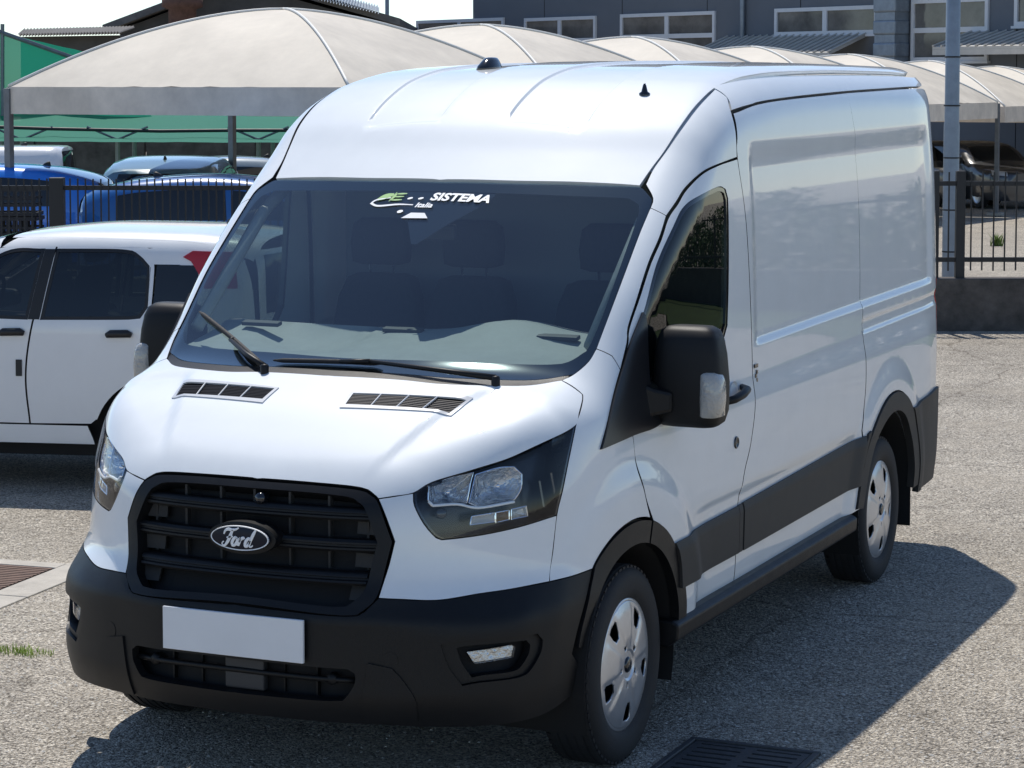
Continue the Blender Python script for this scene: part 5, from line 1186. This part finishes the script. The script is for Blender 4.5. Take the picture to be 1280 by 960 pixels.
def car(name, kind, col, u, v, rz, label, group='cars parked behind the railing', seam=True):
    top, L, w, zb = TOPS[kind]; f = car_phi(top, L, w, zb)
    p = site(u, v); c = tag(empty(name, p, SITE_RZ+R(rz)), label, 'car' if kind != 'van' else 'van', group)
    root = empty('body_group'); bpy.data.objects.remove(root)
    m = mat(name+'_paint', col, .3, coat=1, noise=.03, nscale=3)
    T_ = pchip([q[0] for q in top], [q[1] for q in top])
    bd = shell(f, L, .62, 'body', m, c)
    y1, y2, y3 = {'hatch': (1.35, 2.30, 3.55), 'suv': (1.38, 2.35, 3.85), 'van': (1.25, 2.20, 2.3)}[kind]
    zt = lambda y: float(T_(y))-.10
    def side(a, b_, s, nm='side_window'):
        pts = [(s, a, zb+.02)] + [(s, a+(b_-a)*t, max(zb+.05, zt(a+(b_-a)*t))) for t in np.linspace(0.02, 1, 7)] + [(s, b_, zb+.02)]
        return patch(nm, pts, M['car_glass'], c, f=f, spacing=.10, d=(s, 0, .2), level=.003, rim=.006, gap=0, start=.6)
    for s in (-1, 1):
        side(y1, y2-.03, s)
        if kind != 'van': side(y2+.03, y3, s)
        simple_wheel(c, s*(w-.10), .80, .31, s); simple_wheel(c, s*(w-.10), L-.75, .31, s)
        patch('tail_lamp', [(s*.8, L-.30, zb-.22), (s*.8, L-.30, zb-.05), (s*.62, L-.05, zb-.05), (s*.62, L-.05, zb-.22)], M['red_lens'], c, f=f, spacing=.05, d=(s*.5, 1, 0), level=.004, rim=.01, gap=0, start=.6)
        patch('headlamp', [(s*.80, .28, zb-.24), (s*.80, .28, zb-.10), (s*.50, .08, zb-.14), (s*.50, .08, zb-.26)], M['lamp_white'], c, f=f, spacing=.05, d=(s*.4, -1, .2), level=.004, rim=.01, gap=0, start=.6)
        mm = rounded_sections([(zb+.02, s*(w+.06), y1+.12, .05, .04), (zb+.06, s*(w+.07), y1+.12, .10, .07), (zb+.14, s*(w+.07), y1+.12, .09, .06), (zb+.16, s*(w+.06), y1+.12, .05, .03)], 14); mm.build('mirror', M['car_trim'], c, smooth=True)
    wf = [(1.22, zb+.05), (1.78, zt(1.78)+.04)] if kind == 'hatch' else [(1.25, zb+.07), (1.80, zt(1.80)+.05)] if kind == 'suv' else [(1.05, zb+.08), (1.65, zt(1.65)+.05)]
    (ya, za), (yb, zb2) = wf
    patch('windscreen', [(-.66, ya, za), (.66, ya, za), (.55, yb, zb2), (-.55, yb, zb2)], M['car_glass'], c, f=f, spacing=.12, d=(0, -.5, .85), level=.004, rim=.006, gap=0, start=.6)
    zr = zt(L-.3)+.02
    patch('rear_window', [(-.60, L-.05, zb+.08), (.60, L-.05, zb+.08), (.52, L-.2, zr-.02), (-.52, L-.2, zr-.02)], M['car_glass'], c, f=f, spacing=.12, d=(0, 1, .15), level=.004, rim=.006, gap=0, start=.6)
    fin = rounded_sections([(float(T_(L-.9))-.02, 0, L-.9, .03, .07), (float(T_(L-.9))+.03, 0, L-.88, .015, .04), (float(T_(L-.9))+.055, 0, L-.86, .005, .012)], 12); fin.build('aerial', M['car_trim'], c, smooth=True)
    return c
# rz: 0 = nose towards us (front at -y of the site), -90 = nose to the left, 90 = nose to the right
def at_px(px, v): return (px-640)/2976*v
car('dark_blue_hatchback', 'hatch', (.003, .10, .34), at_px(330, 27.2)+2.0, 27.2, 90, 'dark blue hatchback seen from the side behind the railing').scale = (1, 1, .95)
car('bright_blue_car', 'hatch', (.012, .20, .75), at_px(145, 30)-4.2, 30.6, 90-180, 'bright blue car left of the dark blue hatchback')
car('teal_car', 'suv', (.12, .22, .26), at_px(200, 32.5), 36.4, 180, 'pale teal car with dark rear window behind the dark blue hatchback')
car('brown_car', 'hatch', (.045, .035, .026), at_px(222, 34), 33.5, -90, 'dark brown car behind the dark blue hatchback roof')
car('silver_hatchback', 'hatch', (.32, .38, .42), at_px(80, 37.5), 37.5, -75, 'silver-blue hatchback with pale windscreen under the green net')
car('white_van', 'van', (.72, .74, .76), at_px(97, 39.8)-4.5, 39.8, -90, 'small white van at the far left beyond the blue car').scale = (1, 1, .88)
car('white_car', 'hatch', (.70, .71, .72), at_px(275, 47), 47, -90, 'white car at the back, right of the canopy post')
for i, (px, v, rz, col, lab) in enumerate(((1175, 57.5, 20, (.035, .035, .037), 'dark grey car nearest the pole under the right canopy'), (1228, 56.5, 20, (.05, .05, .05), 'dark grey car second from the pole under the right canopy'), (1285, 55.5, 20, (.03, .033, .04), 'dark blue-grey car at the right edge under the canopy'))):
    car('dark_car', 'suv', col, at_px(px, v), v, rz, lab, 'cars under the right canopies')
# ------------------------------------------------------------------ white hatchback parked beside the van
topH = [(0, .66), (.1, .82), (.85, .99), (1.05, 1.05), (1.55, 1.40), (1.80, 1.475), (2.3, 1.512), (2.9, 1.505), (3.2, 1.48), (3.45, 1.44), (3.7, 1.41)]
LH, WH_ = 3.45, .815
fh = car_phi(topH, LH, WH_, 1.0, .06, .25)
HB = tag(empty('white_hatchback', site(-4.653, 14.77, 0), SITE_RZ-R(99.5)), 'white five-door hatchback parked beside the van at left', 'car')
PW = M['hatch_paint'] = mat('hatch_paint', (.78, .79, .79), .35, coat=1, noise=.03, nscale=4)
def hp(name, loop, m, par=HB, lev=0., gap=.003, rim=.02, sp=.04, d=(1, 0, .1), **k): return patch(name, [(1., y, z) for y, z in loop], m, par, f=fh, spacing=sp, d=d, level=lev, gap=gap, rim=rim, start=.6, **k)
ac = lambda cy, r, a0, a1, n=14: [(cy+r*math.cos(R(a0+(a1-a0)*i/n)), .30+r*math.sin(R(a0+(a1-a0)*i/n))) for i in range(n+1)]
w1 = [(1.50, 1.03), (1.56, 1.20), (1.85, 1.41), (2.09, 1.43), (2.02, 1.02)]
w2 = [(2.10, 1.020), (2.165, 1.43), (2.56, 1.43), (2.66, 1.40), (2.735, 1.33), (2.735, 1.10), (2.70, 1.045), (2.63, 1.03)]
w3 = [(2.775, 1.075), (2.78, 1.345), (2.95, 1.345), (3.0, 1.25), (3.0, 1.12), (2.95, 1.078)]
X1 = lambda lp: [(1., y, z) for y, z in lp]
M['hatch_glass'] = glass('hatch_glass', (.22, .26, .25), 1.5, .02)
fd = hp('front_door', [(1.02, .42), (2.03, .415), (2.01, .70), (2.05, 1.0), (2.16, 1.45), (1.78, 1.425), (1.45, 1.22), (1.08, 1.0), (.98, .8)], PW, holes=[X1(w1)])
rd = hp('rear_door', [(2.035, .415), (2.40, .42), (2.438, .45), (2.47, .56), (2.53, .66), (2.64, .76), (2.72, .86), (2.755, 1.0), (2.762, 1.33), (2.735, 1.41), (2.66, 1.455), (2.165, 1.45), (2.055, 1.0), (2.015, .70)], PW, holes=[X1(w2)])
hp('rear_quarter', [(2.45, .47)] + ac(2.84, .40, 160, 12) + [(3.28, .38), (3.36, .45), (3.40, .8), (3.38, 1.20), (3.33, 1.385), (3.2, 1.432), (2.80, 1.447), (2.735, 1.43), (2.77, 1.34), (2.762, 1.0), (2.73, .86), (2.65, .76), (2.54, .66), (2.485, .56)], PW, d=(1, .15, .1), holes=[X1(w3)])
hp('sill', [(.99, .30), (2.42, .30), (2.41, .34), (2.38, .412), (1.0, .412)], PW)
hp('front_wing', [(.97, .80), (1.07, .99), (.6, .93), (.15, .80), (.12, .5), (.36, .40)] + ac(.70, .355, 165, 15) + [(1.01, .42)], PW, d=(1, -.2, .1))
hp('side_window', w1, M['hatch_glass'], fd, -.003, -.008, 0, .08)
hp('side_window', w2, M['hatch_glass'], rd, -.003, -.008, 0, .06)
for lp, par in ((w1, fd), (w2, rd), (w3, HB)):
    q = np.array([(p[1], p[2]) for p in smooth_line(X1(lp), .05)]); hp('window_seal', lp, M['car_trim'], par, -.001, -.001, .012, .05, holes=[[(1., a, b) for a, b in shrink(q, .016)]])
hp('quarter_window', w3, M['hatch_glass'], HB, -.003, -.008, 0, .06)
hint = empty('cabin'); hint.parent = HB
for x in (-.36, .36):
    rounded_sections([(.75, x, 1.95, .22, .07), (.80, x, 1.95, .23, .085), (1.15, x, 2.02, .21, .075), (1.22, x, 2.035, .17, .05)], 20, 4).build('seat_back', M['fabric'], hint, smooth=True)
    rounded_sections([(1.25, x, 2.03, .10, .035), (1.27, x, 2.03, .125, .05), (1.40, x, 2.035, .12, .05), (1.43, x, 2.04, .09, .03)], 16, 3.5).build('headrest', M['fabric'], hint, smooth=True)
    rounded_sections([(1.12, x, 2.78, .10, .035), (1.14, x, 2.78, .12, .05), (1.24, x, 2.785, .115, .05), (1.26, x, 2.79, .09, .03)], 16, 3.5).build('headrest', M['fabric'], hint, smooth=True)
rounded_sections([(.70, 0, 2.72, .60, .08), (.74, 0, 2.72, .62, .09), (1.06, 0, 2.77, .60, .075), (1.10, 0, 2.775, .56, .05)], 24, 5).build('rear_seat', M['fabric'], hint, smooth=True)
MB().box2((-.62, 1.05, .95), (.62, 1.45, 1.05)).build('dashboard', M['dash_dark'], hint, bevel=.03)
MB().tube([(.36+.17*math.cos(t), 1.62+.06*math.sin(t), 1.05+.16*math.sin(t)) for t in np.linspace(0, 2*math.pi, 25)], .013, 6, caps=False).build('steering_wheel', M['dash_dark'], hint, smooth=True)
hp('pillar_trim', [(2.025, 1.02), (2.095, 1.43), (2.158, 1.43), (2.092, 1.02)], M['car_trim'], fd, .004, 0, .006, .05)
hp('quarter_window', [(2.77, 1.075), (2.775, 1.345), (3.00, 1.345), (3.03, 1.25), (3.02, 1.12), (2.97, 1.078)], M['car_glass'], HB, .003, 0, .006, .06)
patch('tail_lamp', [(.77, 2.945, 1.37), (.76, 3.0, 1.405), (.74, 3.24, 1.40), (.74, 3.26, 1.19), (.77, 3.07, 1.19), (.775, 3.035, 1.28), (.775, 2.995, 1.345)], M['red_lens'], HB, f=fh, spacing=.04, d=(1, .3, .1), level=.006, rim=.02, gap=0, start=.6)
for nm, c0, par in (('door_handle', 2.575, rd), ('door_handle', 1.93, fd)):
    q = on_surf([(1., c0-.075, .915), (1., c0-.05, .925), (1., c0+.05, .928), (1., c0+.075, .92)], f=fh, d=(1, 0, 0)); q = [tuple(np.array(p)+np.array((.012, 0, 0))) for p in q]
    MB().tube(q, [.015, .023, .023, .015], 8).build(nm, M['car_trim'], par, smooth=True)
hp('rubbing_block', [(1.99, .69), (1.99, .785), (1.955, .785), (1.955, .69)], M['car_trim'], fd, .008, 0, .012, .05)
# far side, roof, nose and tail of the hatchback
for o in [k for k in HB.children if k.name.split('.')[0] in ('front_door', 'rear_door', 'rear_quarter', 'sill', 'front_wing', 'quarter_window', 'tail_lamp')]: mirror_x(o, parent=HB)
patch('roof', [(-.60, 1.86, 1.5), (.60, 1.86, 1.5), (.635, 2.2, 1.5), (.64, 3.05, 1.5), (.60, 3.34, 1.46), (-.60, 3.34, 1.46), (-.64, 3.05, 1.5), (-.635, 2.2, 1.5)], PW, HB, f=fh, spacing=.05, d=(0, 0, 1), gap=.002, start=.6)
for s in (-1, 1):
    patch('roof_side', [(s*.64, 1.90, 1.49), (s*.645, 2.3, 1.51), (s*.645, 3.05, 1.5), (s*.61, 3.34, 1.45), (s*.68, 3.32, 1.395), (s*.72, 3.18, 1.435), (s*.72, 2.7, 1.452), (s*.72, 2.16, 1.452), (s*.70, 1.82, 1.432)], PW, HB, f=fh, spacing=.03, d=(s*.7, 0, .7), gap=.0015, start=.6)
    simple_wheel(HB, s*.72, .70, .295, s); simple_wheel(HB, s*.72, 2.85, .30, s)
patch('bonnet', [(-.60, .16, .8), (.60, .16, .8), (.68, 1.02, 1.0), (-.68, 1.02, 1.0)], PW, HB, f=fh, spacing=.08, d=(0, -.2, 1), start=.6)
patch('windscreen', [(-.64, 1.08, 1.06), (.64, 1.08, 1.06), (.58, 1.78, 1.48), (-.58, 1.78, 1.48)], M['car_glass'], HB, f=fh, spacing=.08, d=(0, -.5, .85), start=.6)
for s in (-1, 1): patch('windscreen_pillar', [(s*.66, 1.06, 1.04), (s*.60, 1.80, 1.48), (s*.70, 1.80, 1.43), (s*.76, 1.12, 1.02)], PW, HB, f=fh, spacing=.05, d=(s*.7, -.4, .6), start=.6)
patch('nose', [(-.72, .15, .35), (.72, .15, .35), (.70, .15, .78), (-.70, .15, .78)], PW, HB, f=fh, spacing=.1, d=(0, -1, 0), start=.6)
tg_ = patch('tailgate', [(-.62, 3.6, .55), (.62, 3.6, .55), (.64, 3.6, 1.0), (.60, 3.58, 1.40), (-.60, 3.58, 1.40), (-.64, 3.6, 1.0)], PW, HB, f=fh, spacing=.06, d=(0, 1, 0), start=.6)
patch('rear_window', [(-.56, 3.6, 1.03), (.56, 3.6, 1.03), (.53, 3.58, 1.37), (-.53, 3.58, 1.37)], M['car_glass'], tg_, f=fh, spacing=.1, d=(0, 1, 0), level=.004, rim=.006, start=.6)
patch('rear_bumper', [(-.74, 3.5, .28), (.74, 3.5, .28), (.74, 3.5, .54), (-.74, 3.5, .54)], PW, HB, f=fh, spacing=.06, d=(0, 1, 0), level=.01, start=.8)
MB().lathe([(.055, -.004), (.055, .004), (0, .006)], 20, 'y', (0, 3.455, .93)).build('tail_badge', M['chrome'], tg_, smooth=True)
MB().box2((-.70, .3, .20), (.70, 3.3, .90)).build('inner_body', M['dark'], HB)
rounded_sections([(1.515, 0, 3.08, .035, .10), (1.54, 0, 3.08, .03, .09), (1.565, 0, 3.12, .012, .05), (1.60, 0, 3.17, .006, .02)], 14).build('roof_aerial', M['car_trim'], HB, smooth=True)
# ------------------------------------------------------------------ crates behind the railing
M['crate'] = mat('crate_plastic', (.014, .016, .022), .55, noise=.2, nscale=10)
cr_first = None
for k in range(4):
    c = empty('plastic_crate', site(at_px(14, 25.6), 25.6, 0)+Vector((0, 0, .31*k)), SITE_RZ+R(4*(k % 2)-2))
    tag(c, ['lowest', 'second', 'third', 'topmost'][k]+' dark plastic crate of the stack at the left edge', 'crate', 'stacked dark crates')
    if cr_first is None:
        b = MB()
        for s in (-1, 1): b.box2((-.30, s*.20-.01, 0), (.30, s*.20+.01, .04)); b.box2((-.30, s*.20-.012, .26), (.30, s*.20+.012, .30)); b.box2((s*.30-.01, -.19, 0), (s*.30+.01, .19, .04)); b.box2((s*.30-.012, -.19, .26), (s*.30+.012, .19, .30))
        b.box2((-.29, -.19, 0), (.29, .19, .02)); b.build('frame', M['crate'], c)
        for s in (-1, 1):
            for i in range(9): MB().box2((-.285+i*.0675, s*.20-.006, .04), (-.255+i*.0675, s*.20+.006, .26)).build('slat', M['crate'], c)
            for z in (.10, .17): MB().box2((-.30, s*.20-.004, z), (.30, s*.20+.004, z+.025)).build('slat', M['crate'], c)
        cr_first = c
    else:
        for ch in cr_first.children: child_copy(ch, c)
